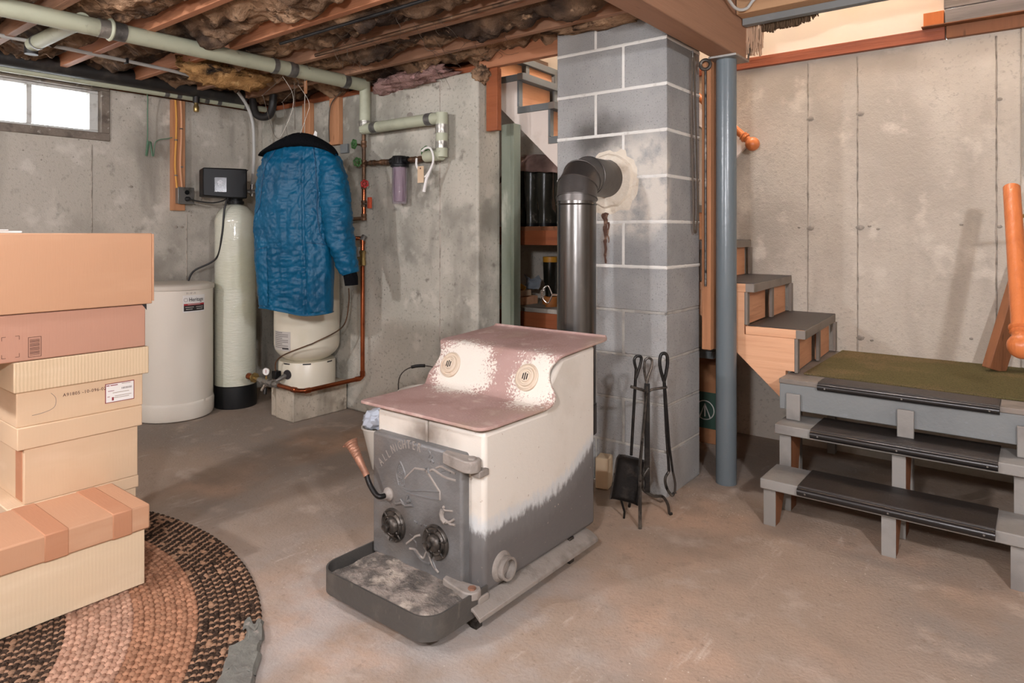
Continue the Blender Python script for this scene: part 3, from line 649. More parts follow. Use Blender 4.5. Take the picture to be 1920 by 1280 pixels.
# ------------------------------------------------------------------ wood stove
st = thing('wood_stove', 'cream and grey wood stove with a worn stepped top and cast door', 'stove', (-1.54, 1.83, 0))
prof = [(1.52, .09), (2.15, .09), (2.15, .752), (1.935, .735), (1.868, .665), (1.835, .572), (1.52, .572)]
MB().prism(prof, -1.783, -1.30, 'yz').build('body', 'stove_body', st, bevel=.014, seg=3)
tp = [(1.488, .584), (1.56, .583), (1.70, .583), (1.795, .584), (1.82, .590), (1.838, .606), (1.848, .632), (1.858, .664), (1.874, .702), (1.890, .733), (1.908, .745), (2.0, .750), (2.1, .756), (2.185, .761), (2.212, .766), (2.222, .778)]
scal = [0, .0, .0, .002, .010, .017, .012, -.014, -.026, -.006, .004, 0, 0, 0, -.004, -.012]
tp = [(1.488, .584), (1.494, .584), (1.503, .584), (1.520, .584)]+[(p.y, p.z, p.x) for p in smooth_path([(e, y, z) for e, (y, z) in zip(scal[1:], tp[1:])], 5)]
nu = 15; k = len(tp); vs = []
for j, p in enumerate(tp):
    e = p[2] if len(p) > 2 else (-.034, -.018, -.008, -.001)[j]
    a, b = -1.842-(e*.9 if j > 3 else e*.35), -1.280+e
    vs += [(a+(b-a)*i/(nu-1), p[0], p[1]) for i in range(nu)]
t_ = MB().add(vs, [(j*nu+i, j*nu+i+1, (j+1)*nu+i+1, (j+1)*nu+i) for j in range(k-1) for i in range(nu-1)]).build('top_plate', 'stove_top', st, ang=60)
sm = t_.modifiers.new('thick', 'SOLIDIFY'); sm.thickness = .010; sm.offset = -1
bv = t_.modifiers.new('bev', 'BEVEL'); bv.width = .003; bv.segments = 2; bv.limit_method = 'ANGLE'; bv.angle_limit = 1.0
for vx in (-1.752, -1.391):
    n_ = V(0, -.9, .43).normalized(); c = V(vx, 1.858, .668)+n_*.001
    d = MB().lathe([(.048, 0), (.048, .010), (.043, .014), (.040, .010), (.034, .010), (.032, .016), (.027, .018), (.024, .014), (.020, .014), (.017, .019), (.0, .020)], c, n_, 36).build('air_vent', 'stove_vent', st)
    for i in (-1, 0, 1):
        u = V(1, 0, 0); w = n_.cross(u)
        MB().tube([c+n_*.0195+u*(.0085*i)-w*(.013-.003*abs(i)), c+n_*.0195+u*(.0085*i)+w*(.013-.003*abs(i))], .0022, 6).build('slot', 'iron_black', d)
MB().box(-1.545, -1.535, 1.512, 1.522, .50, .57).build('weld_seam', 'stove_body', st, bevel=.004)
door = MB().box(-1.770, -1.362, 1.488, 1.53, .094, .502).build('door', 'cast_iron', st, bevel=.010, seg=3)
# embossed picture and lettering on the door
REL = {'tree': [(-1.633, .427), (-1.646, .405), (-1.652, .384), (-1.643, .358), (-1.637, .348), (-1.613, .353), (-1.614, .368), (-1.61, .389), (-1.62, .41), (-1.633, .427)],
'roof': [(-1.61, .377), (-1.564, .42), (-1.518, .425), (-1.507, .419), (-1.454, .371), (-1.453, .346)],
'eave': [(-1.637, .344), (-1.589, .343), (-1.523, .359), (-1.454, .371)], 'cabin_base': [(-1.637, .342), (-1.578, .334), (-1.512, .339), (-1.453, .346)],
'chimney_relief': [(-1.515, .418), (-1.515, .429), (-1.506, .433), (-1.504, .418)], 'hill': [(-1.496, .427), (-1.48, .433), (-1.434, .421), (-1.386, .421)],
'far_hill': [(-1.47, .441), (-1.449, .45), (-1.423, .447), (-1.388, .442)], 'cloud': [(-1.449, .437), (-1.429, .444), (-1.408, .441)],
'smoke': [(-1.507, .488), (-1.496, .482), (-1.504, .465), (-1.494, .456)], 'smoke_puff': [(-1.486, .475), (-1.491, .464), (-1.48, .455)],
'track_mark': [(-1.567, .25), (-1.553, .248)], 'track_dash': [(-1.542, .247), (-1.534, .246)], 'track_line': [(-1.523, .249), (-1.51, .248)],
'antler': [(-1.603, .169), (-1.578, .189), (-1.561, .204), (-1.539, .214)], 'antler_tine': [(-1.589, .202), (-1.572, .199)], 'deer_neck': [(-1.572, .191), (-1.561, .185), (-1.558, .17)],
'deer_back': [(-1.589, .157), (-1.561, .161), (-1.545, .151), (-1.526, .145), (-1.512, .168), (-1.502, .164), (-1.486, .138), (-1.459, .12)],
'deer_belly': [(-1.567, .156), (-1.534, .135), (-1.496, .135)], 'deer_leg': [(-1.491, .159), (-1.48, .14), (-1.472, .129)]}
for nm, pl in REL.items():
    pp = [(x, 1.488, z) for x, z in pl]
    MB().tube(pp if nm in ('roof', 'eave', 'cabin_base', 'chimney_relief') else smooth_path(pp, 5), .0036, 6).build(nm, 'cast_dusty' if nm in ('roof', 'hill', 'far_hill', 'antler', 'deer_back') else 'cast_iron', door)
random.seed(5)
MB().prism([(-1.61, .377), (-1.564, .42), (-1.518, .425), (-1.507, .419), (-1.454, .371), (-1.523, .359), (-1.589, .343), (-1.637, .344)], 1.4865, 1.489, 'xz').build('roof_panel', 'cast_iron', door)
tb = MB()
for i in range(60):
    z = random.uniform(.352, .42); w = (.427-z)*.3+.004
    tb.sphere((-1.632+random.uniform(-1, 1)*min(w, .017), 1.488, z), .0028, 6, 4)
tb.build('tree_foliage', 'cast_iron', door)
fig = MB()
for pl, r in (([(-1.652, .285), (-1.623, .296), (-1.606, .293)], .006), ([(-1.629, .306), (-1.606, .293), (-1.595, .326)], .005), ([(-1.609, .29), (-1.572, .301)], .006), ([(-1.595, .307), (-1.583, .314)], .006)):
    fig.tube([(x, 1.487, z) for x, z in pl], r, 8)
fig.build('log_pile_relief', 'cast_iron', door)
fig = MB()
for pl, r in (([(-1.441, .319), (-1.446, .306), (-1.442, .292), (-1.429, .283)], .008), ([(-1.429, .283), (-1.408, .291), (-1.392, .303)], .004), ([(-1.438, .322), (-1.429, .320), (-1.398, .326)], .003), ([(-1.429, .29), (-1.408, .284), (-1.388, .286)], .004)):
    fig.tube([(x, 1.487, z) for x, z in pl], r, 8)
fig.sphere((-1.437, 1.487, .328), .005, 8, 6)
fig.build('seated_figure_relief', 'cast_dusty', door)
lt = MB()
for ch_, x, z, a in zip('ALLNIGHTER', (-1.726, -1.708, -1.690, -1.667, -1.651, -1.634, -1.614, -1.592, -1.569, -1.545), (.406, .424, .439, .460, .470, .478, .485, .489, .4895, .488), (46, 42, 38, 31, 27, 22, 15, 6, -2, -9)):
    a = math.radians(a)
    M_ = frame(V(x, 1.4885, z), (math.cos(a), 0, math.sin(a)), (-math.sin(a), 0, math.cos(a)))
    q = text(ch_, .039, None, '', 'raw', M_, .002, sx=.66); lt.add(q.v, q.f)
lt.build('lettering', 'cast_dusty', door, smooth=False)
for kx, kz in ((-1.662, .214), (-1.470, .212)):
    d = MB().lathe([(.054, 0), (.054, .006), (.050, .012), (.045, .007), (.040, .007), (.036, .013), (.032, .013), (.027, .008), (.025, .018), (.018, .024), (.0, .025)], (kx, 1.489, kz), (0, -1, 0), 40).build('draft_control', 'iron_worn', st)
    for i in range(6):
        a = PI/3*i+.3
        MB().tube([(kx+.026*math.cos(a), 1.479, kz+.026*math.sin(a)), (kx+.052*math.cos(a), 1.479, kz+.052*math.sin(a))], .003, 6).build('spoke', 'iron_worn', d)
    MB().lathe([(.006, 0), (.006, .006), (.012, .009), (.014, .016), (.012, .021), (.009, .019), (.0, .019)], (kx-.004, 1.468, kz), (0, -1, 0), 20).build('knob', 'iron_worn', d)
def hinge(z0, z1, nut):
    pl = [(-1.432, 1.497), (-1.425, 1.470), (-1.395, 1.462), (-1.345, 1.452), (-1.315, 1.448), (-1.296, 1.456), (-1.287, 1.475), (-1.291, 1.494), (-1.305, 1.506), (-1.34, 1.50), (-1.37, 1.497)]
    h = MB().prism(pl, z0, z1, 'xy').build('hinge', 'cast_dusty', st, bevel=.004)
    MB().lathe([(.012, 0), (.012, .008), (0, .009)], (-1.312, 1.477, z1-.002), n=6 if nut else 20).build('hinge_pin', 'handle_coil' if nut else 'cast_dusty', h)
    b = MB().box(-1.325, -1.29, 1.485, 1.53, z0-.02, z0).build('hinge_bracket', 'cast_dusty', h, bevel=.003)
hinge(.468, .504, False); hinge(.098, .122, True)
hr = smooth_path([(-1.687, 1.489, .309), (-1.690, 1.455, .309), (-1.708, 1.448, .316), (-1.737, 1.446, .345), (-1.752, 1.446, .374)], 6)
hd_ = MB().tube(hr, .0085, 12).build('handle_rod', 'iron_black', st)
MB().lathe([(.022, 0), (.022, .006), (.014, .014), (.012, .02)], (-1.687, 1.489, .309), (0, -1, 0), 24).build('handle_boss', 'cast_dusty', hd_)
g0, g1 = V(-1.748, 1.446, .366), V(-1.832, 1.446, .462); gd = (g1-g0)
pr = []
for i in range(41):
    t = i/40; r = .011+.009*max(0, (t-.25)/.75)**1.1
    if t > .5: r += .0012*math.sin(t*90)
    if t > .9: r += .004*(t-.9)/.1
    pr.append((r, t*gd.length))
grip = MB().lathe(pr+[(.014, gd.length-.001), (.010, gd.length-.04)], g0, gd, 20).build('handle_grip', 'handle_coil', st)
MB().tube([g1+V(.012, 0, -.004), g1+V(-.035, -.004, -.022)], .003, 8).build('grip_wire', 'handle_coil', grip)
# ash tray apron
def rrect(x0, x1, y0, y1, r, n=8):
    out = [(x1, y1), (x0, y1)]
    out += [(x0+r-r*math.cos(PI/2*i/n), y0+r-r*math.sin(PI/2*i/n)) for i in range(n+1)]
    out += [(x1-r+r*math.sin(PI/2*i/n), y0+r-r*math.cos(PI/2*i/n)) for i in range(n+1)]
    return out
o_, i_ = rrect(-1.790, -1.296, 1.283, 1.53, .065), rrect(-1.784, -1.302, 1.289, 1.525, .060)
n = len(o_); mb = MB(); zt, zb = .118, .048
mb.add([(x, y, zb) for x, y in o_]+[(x, y, zt) for x, y in o_]+[(x, y, zt) for x, y in i_]+[(x, y, zb+.01) for x, y in i_],
       [(a*n+j, a*n+(j+1) % n, (a+1)*n+(j+1) % n, (a+1)*n+j) for a in range(3) for j in range(n)]+[tuple(reversed(range(n))), tuple(range(3*n, 4*n))])
tray = mb.build('ash_apron', 'tray_iron', st, ang=50)
def ashf(u, v):
    x = -1.780+.474*u; y = 1.292+.225*v
    e = min(u*1.6, (1-u)*1.6, v)*9; e = min(max(e, 0), 1)
    cr = .06-min(x+1.784, -1.302-x)
    if cr > 0: y = max(y, 1.289+.060-math.sqrt(max(.06**2-cr**2, 0))+.002)
    return (x, y, .078+.026*e+.010*N3.noise(Vector((x*14, y*14, 0)))*e+.004*N3.noise(Vector((x*60, y*60, 3))))
MB().grid(ashf, 60, 30).build('ash_layer', 'ash', tray, ang=180)
for x in (-1.315, -1.765):
    for y in (1.50, 2.0): bx('leg', 'iron_worn', x-.012, x+.012, y-.014, y+.014, 0, .047 if y < 1.6 else .09, st, .002)
for s, x in ((1, -1.30), (-1, -1.783)):
    MB().prism([(x-s*.03, .088), (x+s*.012, .078), (x+s*.038, .062), (x+s*.038, .048), (x+s*.012, .068), (x-s*.03, .078)], 1.455, 2.11, 'xz').build('bottom_rail', 'cast_dusty', st, bevel=.002)
MB().lathe([(.048, -.002), (.043, .008), (.036, .014), (.035, .034), (.028, .034), (.028, .008), (0, .006)], (-1.302, 1.60, .146), (1, 0, 0), 32).build('side_spout', 'cast_dusty', st)

# ------------------------------------------------------------------ fire tools
stand = thing('tool_stand', 'black iron fire tool stand with a loop top in front of the chimney', 'tool stand', (-1.25, 2.47, 0))
MB().box(-1.262, -1.240, 2.468, 2.480, .12, .56).turn(.5, (-1.25, 2.475, 0)).build('upright', 'iron_black', stand, bevel=.002)
MB().tube([(-1.249, 2.470, .55), (-1.244, 2.400, .25), (-1.243, 2.398, .0)], [.006, .007, .008], 6).build('leg', 'iron_worn', stand)
MB().tube(smooth_path([(-1.243, 2.475, .22), (-1.262, 2.46, .18), (-1.262, 2.465, .13), (-1.235, 2.50, .10), (-1.215, 2.54, .09), (-1.205, 2.57, .05), (-1.203, 2.58, .012), (-1.198, 2.592, .008)]), .006, 8).build('leg', 'iron_worn', stand)
MB().tube(smooth_path([(-1.255, 2.475, .2), (-1.30, 2.50, .12), (-1.35, 2.53, .06), (-1.37, 2.545, .008)]), .006, 8).build('leg', 'iron_worn', stand)
lp = smooth_path([(-1.252, 2.474, .56), (-1.258, 2.468, .60), (-1.258, 2.466, .645), (-1.249, 2.474, .662), (-1.236, 2.486, .655), (-1.237, 2.486, .625), (-1.248, 2.477, .585), (-1.252, 2.474, .55)])
MB().tube(lp, .005, 8).build('loop_top', 'iron_worn', stand)
MB().tube(smooth_path([(-1.292, 2.414, .552), (-1.262, 2.452, .536), (-1.249, 2.472, .527), (-1.236, 2.492, .534), (-1.20, 2.548, .538)]), .006, 8).build('crossbar', 'iron_worn', stand)
sh = thing('fire_shovel', 'black fire shovel hanging on the left of the tool stand', 'shovel', (-1.32, 2.43, .03))
MB().tube([(-1.280, 2.436, .62), (-1.300, 2.432, .27)], .006, 10).build('shaft', 'iron_black', sh)
MB().tube(smooth_path([(-1.280, 2.436, .62), (-1.285, 2.43, .655), (-1.278, 2.437, .672), (-1.264, 2.448, .668), (-1.266, 2.446, .64), (-1.280, 2.436, .585)]), .006, 8).build('loop_handle', 'iron_black', sh)
pan = MB(); A = V(-1.304, 2.436, .268); ux = V(.072, .052, -.020); uy = V(-.022, -.022, -.182)
nrm = ux.cross(uy).normalized()
def panf(u, v):
    e = max(abs(u-.5)*2, 0)**5*.016+max(0, .12-v)/.12*.014
    w = 1.0 if v > .1 else .9+v
    return A+ux*(u-.5)*2*.62*w+uy*v-nrm*e*(1 if nrm.dot(V(-1.3, 2.4, 0)) > 0 else -1)
pn = pan.grid(panf, 17, 15).build('pan', 'iron_black', sh); s_ = pn.modifiers.new('t', 'SOLIDIFY'); s_.thickness = .004
MB().tube([panf(0, i/10) for i in range(11)]+[panf(i/8, 1) for i in range(1, 9)]+[panf(1, 1-i/10) for i in range(1, 11)], .0028, 6).build('pan_rim', 'iron_worn', sh)
MB().tube([(-1.345, 2.425, .09), (-1.335, 2.44, .03), (-1.34, 2.445, .0)], .005, 6).build('shovel_foot', 'iron_black', sh)
po = thing('fire_tongs', 'black fire tongs hanging on the right of the tool stand', 'tongs', (-1.2, 2.56, .08))
MB().tube(smooth_path([(-1.207, 2.535, .565), (-1.219, 2.525, .63), (-1.216, 2.53, .672), (-1.200, 2.546, .672), (-1.197, 2.548, .63), (-1.207, 2.538, .56)]), .007, 8).build('loop_handle', 'iron_black', po)
MB().tube([(-1.207, 2.537, .57), (-1.203, 2.552, .35), (-1.198, 2.566, .19)], .006, 8).build('arm', 'iron_black', po)
MB().tube([(-1.205, 2.539, .57), (-1.193, 2.558, .3), (-1.186, 2.575, .19)], .005, 8).build('arm', 'iron_black', po)
MB().tube(smooth_path([(-1.198, 2.566, .19), (-1.21, 2.556, .16), (-1.206, 2.562, .12), (-1.19, 2.575, .09), (-1.183, 2.58, .1)]), .006, 8).build('claw', 'iron_worn', po)
MB().tube(smooth_path([(-1.186, 2.575, .19), (-1.180, 2.585, .14), (-1.181, 2.584, .1)]), [.005]*16+[.009], 8).build('claw', 'iron_worn', po)

# wooden offcut by the chimney
tag(MB().box(-1.610, -1.548, 2.655, 2.735, 0, .142).turn(.25, (-1.58, 2.69, 0)).build('wood_offcut', 'card_cream', bevel=.006), 'pale wooden offcut standing against the foot of the chimney', 'wood')

# white pail behind the stove
PX, PY = -2.40, 2.37
bk = thing('pail', 'tall white pail with wire handle on the floor behind the stove', 'pail', (PX, PY, 0))
MB().lathe([(.115, 0), (.118, .004), (.142, .365), (.150, .367), (.150, .383), (.143, .385), (.138, .367), (.112, .01), (0, .01)], (PX, PY, 0), n=40).build('bucket', 'bucket_white', bk)
hb = [V(PX, PY, .37)+V(-.148*math.cos(t), -.06*math.cos(t)-.02*math.sin(t), .14*math.sin(t)**.7) for t in [PI*i/20 for i in range(21)]]
hdl = MB().tube(hb, .0028, 8).build('bail', 'iron_worn', bk); MB().tube(hb[7:11], .008, 10).build('grip', 'iron_black', hdl)
tag(MB().lathe([(.028, 0), (.032, .004), (.080, .205), (.086, .207), (.086, .215), (.078, .213), (.030, .012), (0, .01)], (-2.575, 2.205, 0), n=28).build('basin', 'bucket_white'), 'small white plastic tub behind the left side of the stove', 'tub')
bag = MB().sphere((0, 0, 0), 1, 22, 14)
bag.v = [V(v.x*.075*(1+.5*N3.noise(v*2.3)), v.y*.075*(1+.5*N3.noise(v*2.1+V(3, 0, 0))), v.z*.05*(1+.5*N3.noise(v*2.7+V(0, 5, 0))))+V(-2.585, 2.205, .245) for v in bag.v]
tag(bag.build('plastic_bag', 'bag_blue', ang=25), 'crumpled pale blue plastic bag on the small white tub', 'bag')

# ------------------------------------------------------------------ braided rug
rug = thing('braided_rug', 'round brown braided rug under the cardboard boxes', 'rug', (-2.55, -.09, 0))
RC = V(-2.55, -.09, 0)
def yarn(r):
    if r > 1.226: return (S(50, 39, 32), S(148, 116, 92), .62)
    if r > 1.064: return (S(160, 118, 92), S(138, 99, 76), .7)
    if r > .87: return (S(176, 140, 118), S(154, 119, 99), .75)
    if r > .70: return (S(52, 41, 34), S(144, 114, 92), .62)
    if r > .42: return (S(150, 108, 80), S(122, 84, 60), .7)
    return (S(58, 44, 36), S(130, 98, 74), .6)
tpl = []
for j, (rr, h) in enumerate(((1., 0.), (.72, .62), (.0, 1.))):
    for i in range(6 if j < 2 else 1): tpl.append((rr*math.cos(PI/3*i), rr*math.sin(PI/3*i), h))
tf = [(i, (i+1) % 6, 6+(i+1) % 6, 6+i) for i in range(6)]+[(6+i, 6+(i+1) % 6, 12) for i in range(6)]
random.seed(21)
r = 1.388; first = True
while r > .03:
    pitch = .0155 if r > .7 else .026
    n = max(6, int(PI*r/pitch)*2); vs = []; fs = []; cols = []
    ca, cb_, pr_ = yarn(r)
    for i in range(n):
        for s in (-1, 1):
            a = 2*PI*(i+(.5 if s > 0 else 0))/n+random.uniform(-.06, .06)*pitch/r
            rr = r+s*.0062; t = V(-math.sin(a), math.cos(a), 0); w = V(math.cos(a), math.sin(a), 0)
            u = (t*math.cos(.62)+w*s*math.sin(.62)); q = V(-u.y, u.x, 0)
            c = RC+V(rr*math.cos(a), rr*math.sin(a), .004)
            o = len(vs); k = random.uniform(.9, 1.1)
            w_ = .0098 if r > .7 else .011
            vs += [c+u*(p[0]*.0135*k)+q*(p[1]*w_*(1.15 if i % 2 == 0 else .75))+V(0, 0, p[2]*.0115*k*(1. if i % 2 == 0 else .85)) for p in tpl]
            fs += [tuple(o+e for e in f) for f in tf]
            col = (ca if i % 2 == 0 else cb_) if random.random() < .93 else (cb_ if i % 2 == 0 else ca)
            kk = random.uniform(.8, 1.2); cols += [(col[0]*kk, col[1]*kk, col[2]*kk, 1)]*13
    # flat backing of the row
    m2 = max(24, n//2); o = len(vs)
    for i in range(m2):
        a = 2*PI*i/m2; vs += [RC+V((r-.0145)*math.cos(a), (r-.0145)*math.sin(a), .004), RC+V((r+.0145)*math.cos(a), (r+.0145)*math.sin(a), .004)]; cols += [tuple(x*.6 for x in cb_[:3])+(1,)]*2
    fs += [(o+2*i, o+2*i+1, o+2*((i+1) % m2)+1, o+2*((i+1) % m2)) for i in range(m2)]
    me = bpy.data.meshes.new('braid'); me.from_pydata([v-RC for v in vs], [], fs); me.materials.append(MATS['rug_yarn'])
    at = me.color_attributes.new('yarn', 'FLOAT_COLOR', 'POINT'); at.data.foreach_set('color', [x for c in cols for x in c])
    me.polygons.foreach_set('use_smooth', [True]*len(me.polygons))
    link(me, 'braid', RC, rug)
    r -= .029
tpm = MB()
def tapef(u, v):
    a = math.radians(59-18*v+2*N3.noise(V(u*3, v*9, 0))); rr = 1.325+.085*u+.012*N3.noise(V(v*8, u*2, 4))+(.03*(1-u) if v < .25 else 0)
    return RC+V(rr*math.cos(a), rr*math.sin(a), .0185+.003*N3.noise(V(u*5, v*30, 1))-(.012*max(0, u-.9)*10))
tpm.grid(tapef, 10, 50).build('tape_patch', 'tape_cloth', rug, label='worn grey duct tape patch on the rug edge')

# ------------------------------------------------------------------ cardboard boxes
def shell(x0, x1, y0, y1, z0, z1, seed=0, w=.004):
    mb = MB(); nx, ny, nz = 5, 9, 5
    mb.box(x0, x1, y0, y1, z0, z1); return mb
ZR = .0165
# long low box in front
fb = thing('cardboard_box', 'low cream cardboard box with a taped tan lid, in front of the stack', 'box', (-2.455, .6, ZR), 'stacked cardboard boxes')
bx('box_body', 'card_cream', -2.60, -2.315, .30, .988, ZR, .225, fb, .003)
ld = bx('lid', 'card_lid', -2.606, -2.303, .285, 1.0, .198, .278, fb, .006)
bx('tape_strip', 'card_tape', -2.6075, -2.3015, .885, .945, .197, .2795, ld, .004); bx('tape_strip', 'card_tape', -2.6075, -2.3015, .70, .765, .197, .2795, ld, .004)
bx('tape_strip', 'card_tape', -2.6075, -2.3015, .50, .56, .197, .2795, ld, .004)
# box behind it, at the bottom of the stack
eb = thing('cardboard_box', 'pale cardboard box at the bottom of the tall stack', 'box', (-2.83, .9, ZR), 'stacked cardboard boxes')
bx('box_body', 'card_pale', -3.02, -2.615, .70, 1.085, ZR, .235, eb, .003); bx('lid', 'card_pale', -3.026, -2.609, .69, 1.092, .235, .2785, eb, .003)
db = thing('cardboard_box', 'pale tan lidded cardboard box with taped end, second from the bottom of the stack', 'box', (-2.8, .9, .2785), 'stacked cardboard boxes')
bx('box_body', 'card_pale', -3.0, -2.61, .737, 1.089, .2785, .50, db, .003); bx('lid', 'card_pale', -3.012, -2.598, .715, 1.100, .462, .535, db, .003)
bx('tape_strip', 'card_tape', -2.69, -2.625, .7355, .74, .285, .46, db, .001)
cbx = thing('cardboard_box', 'pale cardboard box stamped A91805 with a red-bordered label, middle of the stack', 'box', (-2.8, .9, .535), 'stacked cardboard boxes')
cbody = bx('box_body', 'card_pale', -3.0, -2.607, .715, 1.105, .535, .70, cbx, .003); bx('lid', 'card_pale_ribbed', -3.015, -2.594, .705, 1.122, .650, .750, cbx, .004)
Mx = lambda x, y, z: frame(V(x, y, z), (0, 1, 0), (0, 0, 1))
text('A91805 -10-096-02', .0155, 'ink_brown', 'stamped_number', cbody, Mx(-2.6062, .914, .6175), .0004, sx=.95, space=1.15)
lb = bx('shipping_label', 'ink_maroon', -2.6075, -2.6058, .978, 1.075, .563, .632, cbody, 0)
bx('label_paper', 'label_white', -2.6062, -2.6052, .9805, 1.0725, .5655, .6295, lb, 0)
for i, (a, b, z) in enumerate(((.985, .995, .631), (.998, 1.022, .631), (.99, 1.01, .612), (.988, .996, .592), (1.005, 1.06, .604), (1.012, 1.068, .592), (1.01, 1.06, .586), (1.035, 1.065, .633))):
    bx('print_line', 'ink_maroon' if i < 4 else 'ink_faint', -2.6054, -2.6049, a-.003, b-.003, z-.008, z-.008+(.003 if i < 2 else .0018), lb, 0)
for i in range(10): bx('barcode_bar', 'ink_grey', -2.6054, -2.6049, 1.032+.0036*i, 1.0335+.0036*i+(.0006 if i % 3 else 0), .606, .613, lb, 0)
bx('print_line', 'ink_maroon', -2.6054, -2.6049, .9995, 1.006, .570, .582, lb, 0)
MB().tube(smooth_path([(-2.6063, .812, .632), (-2.6063, .826, .612), (-2.6063, .822, .584), (-2.6063, .795, .572), (-2.6063, .758, .568)]), .0007, 5).build('pencil_mark', 'ink_grey', cbody)
bb = thing('cardboard_box', 'reddish brown cardboard box with a printed barcode, under the topmost box', 'box', (-2.8, .8, .752), 'stacked cardboard boxes')
bbody = bx('box_body', 'card_brown', -2.985, -2.595, .45, 1.110, .752, .905, bb, .004)
MB().prism([(1.092, .912), (1.113, .912), (1.1135, .885)], -2.596, -2.594, 'yz').build('torn_corner', 'ink_black', bbody, smooth=False)
YC = .7625
for a, b, z0, z1 in ((YC-.0185, YC+.0185, .8265, .828), (YC-.0185, YC+.0185, .762, .7635), (YC-.0185, YC-.017, .762, .828), (YC+.017, YC+.0185, .762, .828)): bx('barcode_frame', 'ink_brown', -2.596, -2.5944, a, b, z0, z1, bbody, 0)
for i in range(13):
    z = .7685+.0042*i; bx('barcode_bar', 'ink_brown', -2.596, -2.5944, YC-.014, YC+.014, z, z+(.0022 if i % 3 else .0013), bbody, 0)
for cy, sy in ((.673, 1), (.720, -1)):
    for cz, sz in ((.768, 1), (.836, -1)):
        bx('corner_mark', 'ink_brown', -2.596, -2.5944, min(cy, cy+sy*.011), max(cy, cy+sy*.011), cz-.0007, cz+.0007, bbody, 0); bx('corner_mark', 'ink_brown', -2.596, -2.5944, cy-.0007, cy+.0007, min(cz, cz+sz*.012), max(cz, cz+sz*.012), bbody, 0)
ab = thing('cardboard_box', 'plain orange-tan cardboard box on top of the stack', 'box', (-2.8, .8, .908), 'stacked cardboard boxes')
bx('box_body', 'card_orange', -2.99, -2.582, .42, 1.128, .908, 1.168, ab, .003)
fl_ = MB().box(-2.6, -2.580, 1.128, 1.134, .918, 1.165).build('side_flap', 'card_lid', ab, bevel=.001)
wbx = thing('shoebox', 'white box lying on top of the topmost cardboard box', 'box', (-2.9, .6, 1.168))
bx('box_body', 'label_white', -3.0, -2.78, .4, .78, 1.1685, 1.176, wbx, .002); bx('lid', 'label_white', -3.0, -2.775, .4, .74, 1.176, 1.181, wbx, .002)
# ------------------------------------------------------------------ water tanks
bt = thing('brine_tank', 'beige round plastic brine tank with a white printed label', 'tank', (-4.385, 2.05, 0))
BX, BY, BR = -4.385, 2.05, .232
MB().lathe([(BR-.02, 0), (BR-.004, .008), (BR+.004, .03), (BR+.006, .10), (BR+.003, .112), (BR-.001, .116), (BR-.002, .82), (0, .82)], (BX, BY, 0), n=64).build('tank_body', 'tank_beige', bt)
MB().lathe([(BR-.001, .812), (BR+.006, .814), (BR+.007, .835), (BR+.002, .842), (BR-.02, .848), (BR-.06, .852), (0, .853)], (BX, BY, 0), n=64).build('lid', 'tank_lid', bt)
def cyl_patch(a0, a1, z0, z1, rr, name, m, parent, nx=12):
    return MB().grid(lambda u, v: (BX+rr*math.cos(a0+(a1-a0)*u), BY+rr*math.sin(a0+(a1-a0)*u), z0+(z1-z0)*v), nx, 2).build(name, m, parent)
ca = math.radians(5); da = .315
LB = cyl_patch(ca-da, ca+da, .676, .782, BR+.001, 'label', 'label_white', bt)
cyl_patch(ca-da*.92, ca+da*.92, .719, .730, BR+.002, 'red_band', 'ink_red', LB); cyl_patch(ca-da*.92, ca+da*.92, .684, .719, BR+.002, 'black_band', 'ink_black', LB)
for a, b, z in ((-.8, -.1, .706), (.1, .8, .706), (-.75, -.2, .694), (.15, .75, .694)): cyl_patch(ca+da*a, ca+da*b, z, z+.004, BR+.0027, 'print_line', 'label_grey', LB, 6)
cyl_patch(ca-da*.6, ca+da*.5, .7225, .726, BR+.0027, 'print_line', 'label_grey', LB, 6)
def on_tank(a, z, r_): return frame(V(BX+r_*math.cos(a), BY+r_*math.sin(a), z), (-math.sin(a), math.cos(a), 0), (0, 0, 1))
word = text('Heritage', .034, None, '', 'raw', Matrix.Identity(4), .0004, sx=.82)
word.v = [V(BX+(BR+.0024+v.z)*math.cos(ca+.05+v.x/BR), BY+(BR+.0024+v.z)*math.sin(ca+.05+v.x/BR), .754+v.y) for v in word.v]
word.build('brand_lettering', 'ink_black', LB, smooth=False)
ring((BX+(BR+.002)*math.cos(ca-.24), BY+(BR+.002)*math.sin(ca-.24), .754), (math.cos(ca-.24), math.sin(ca-.24), 0), .011, .0008, 'emblem', 'ink_grey', LB, 20)
dn = text('11 - 17 - 11', .016, None, '', 'raw', Matrix.Identity(4), .0003, sx=.8)
dn.v = [V(BX+(BR+.0012+v.z)*math.cos(ca-.1+v.x/BR), BY+(BR+.0012+v.z)*math.sin(ca-.1+v.x/BR), .794+v.y) for v in dn.v]
dn.build('handwritten_date', 'ink_grey', bt, smooth=False)
cyl_patch(ca+.25, ca+.33, .05, .125, BR+.008, 'overflow_tab', 'tank_beige', bt)

rt = thing('resin_tank', 'tall glossy pale green water softener tank with a black control head', 'tank', (-4.306, 2.427, 0))
TX, TY, TR = -4.306, 2.427, .132
MB().lathe([(TR+.002, 0), (TR+.004, .01), (TR+.003, .145), (TR-.002, .15)], (TX, TY, 0), n=48).build('base', 'tank_base', rt)
MB().lathe([(TR, .15), (TR, 1.24)]+[(TR*math.cos(t), 1.24+.13*math.sin(t)) for t in [PI/2*i/10*.86 for i in range(1, 11)]]+[(.03, 1.372), (.0, 1.372)], (TX, TY, 0), n=64).build('vessel', 'tank_resin', rt)
hx = MB().lathe([(.055, 0), (.055, .02), (.045, .022), (.045, .055)], (TX, TY, 1.365), n=28).build('neck', 'plastic_black', rt)
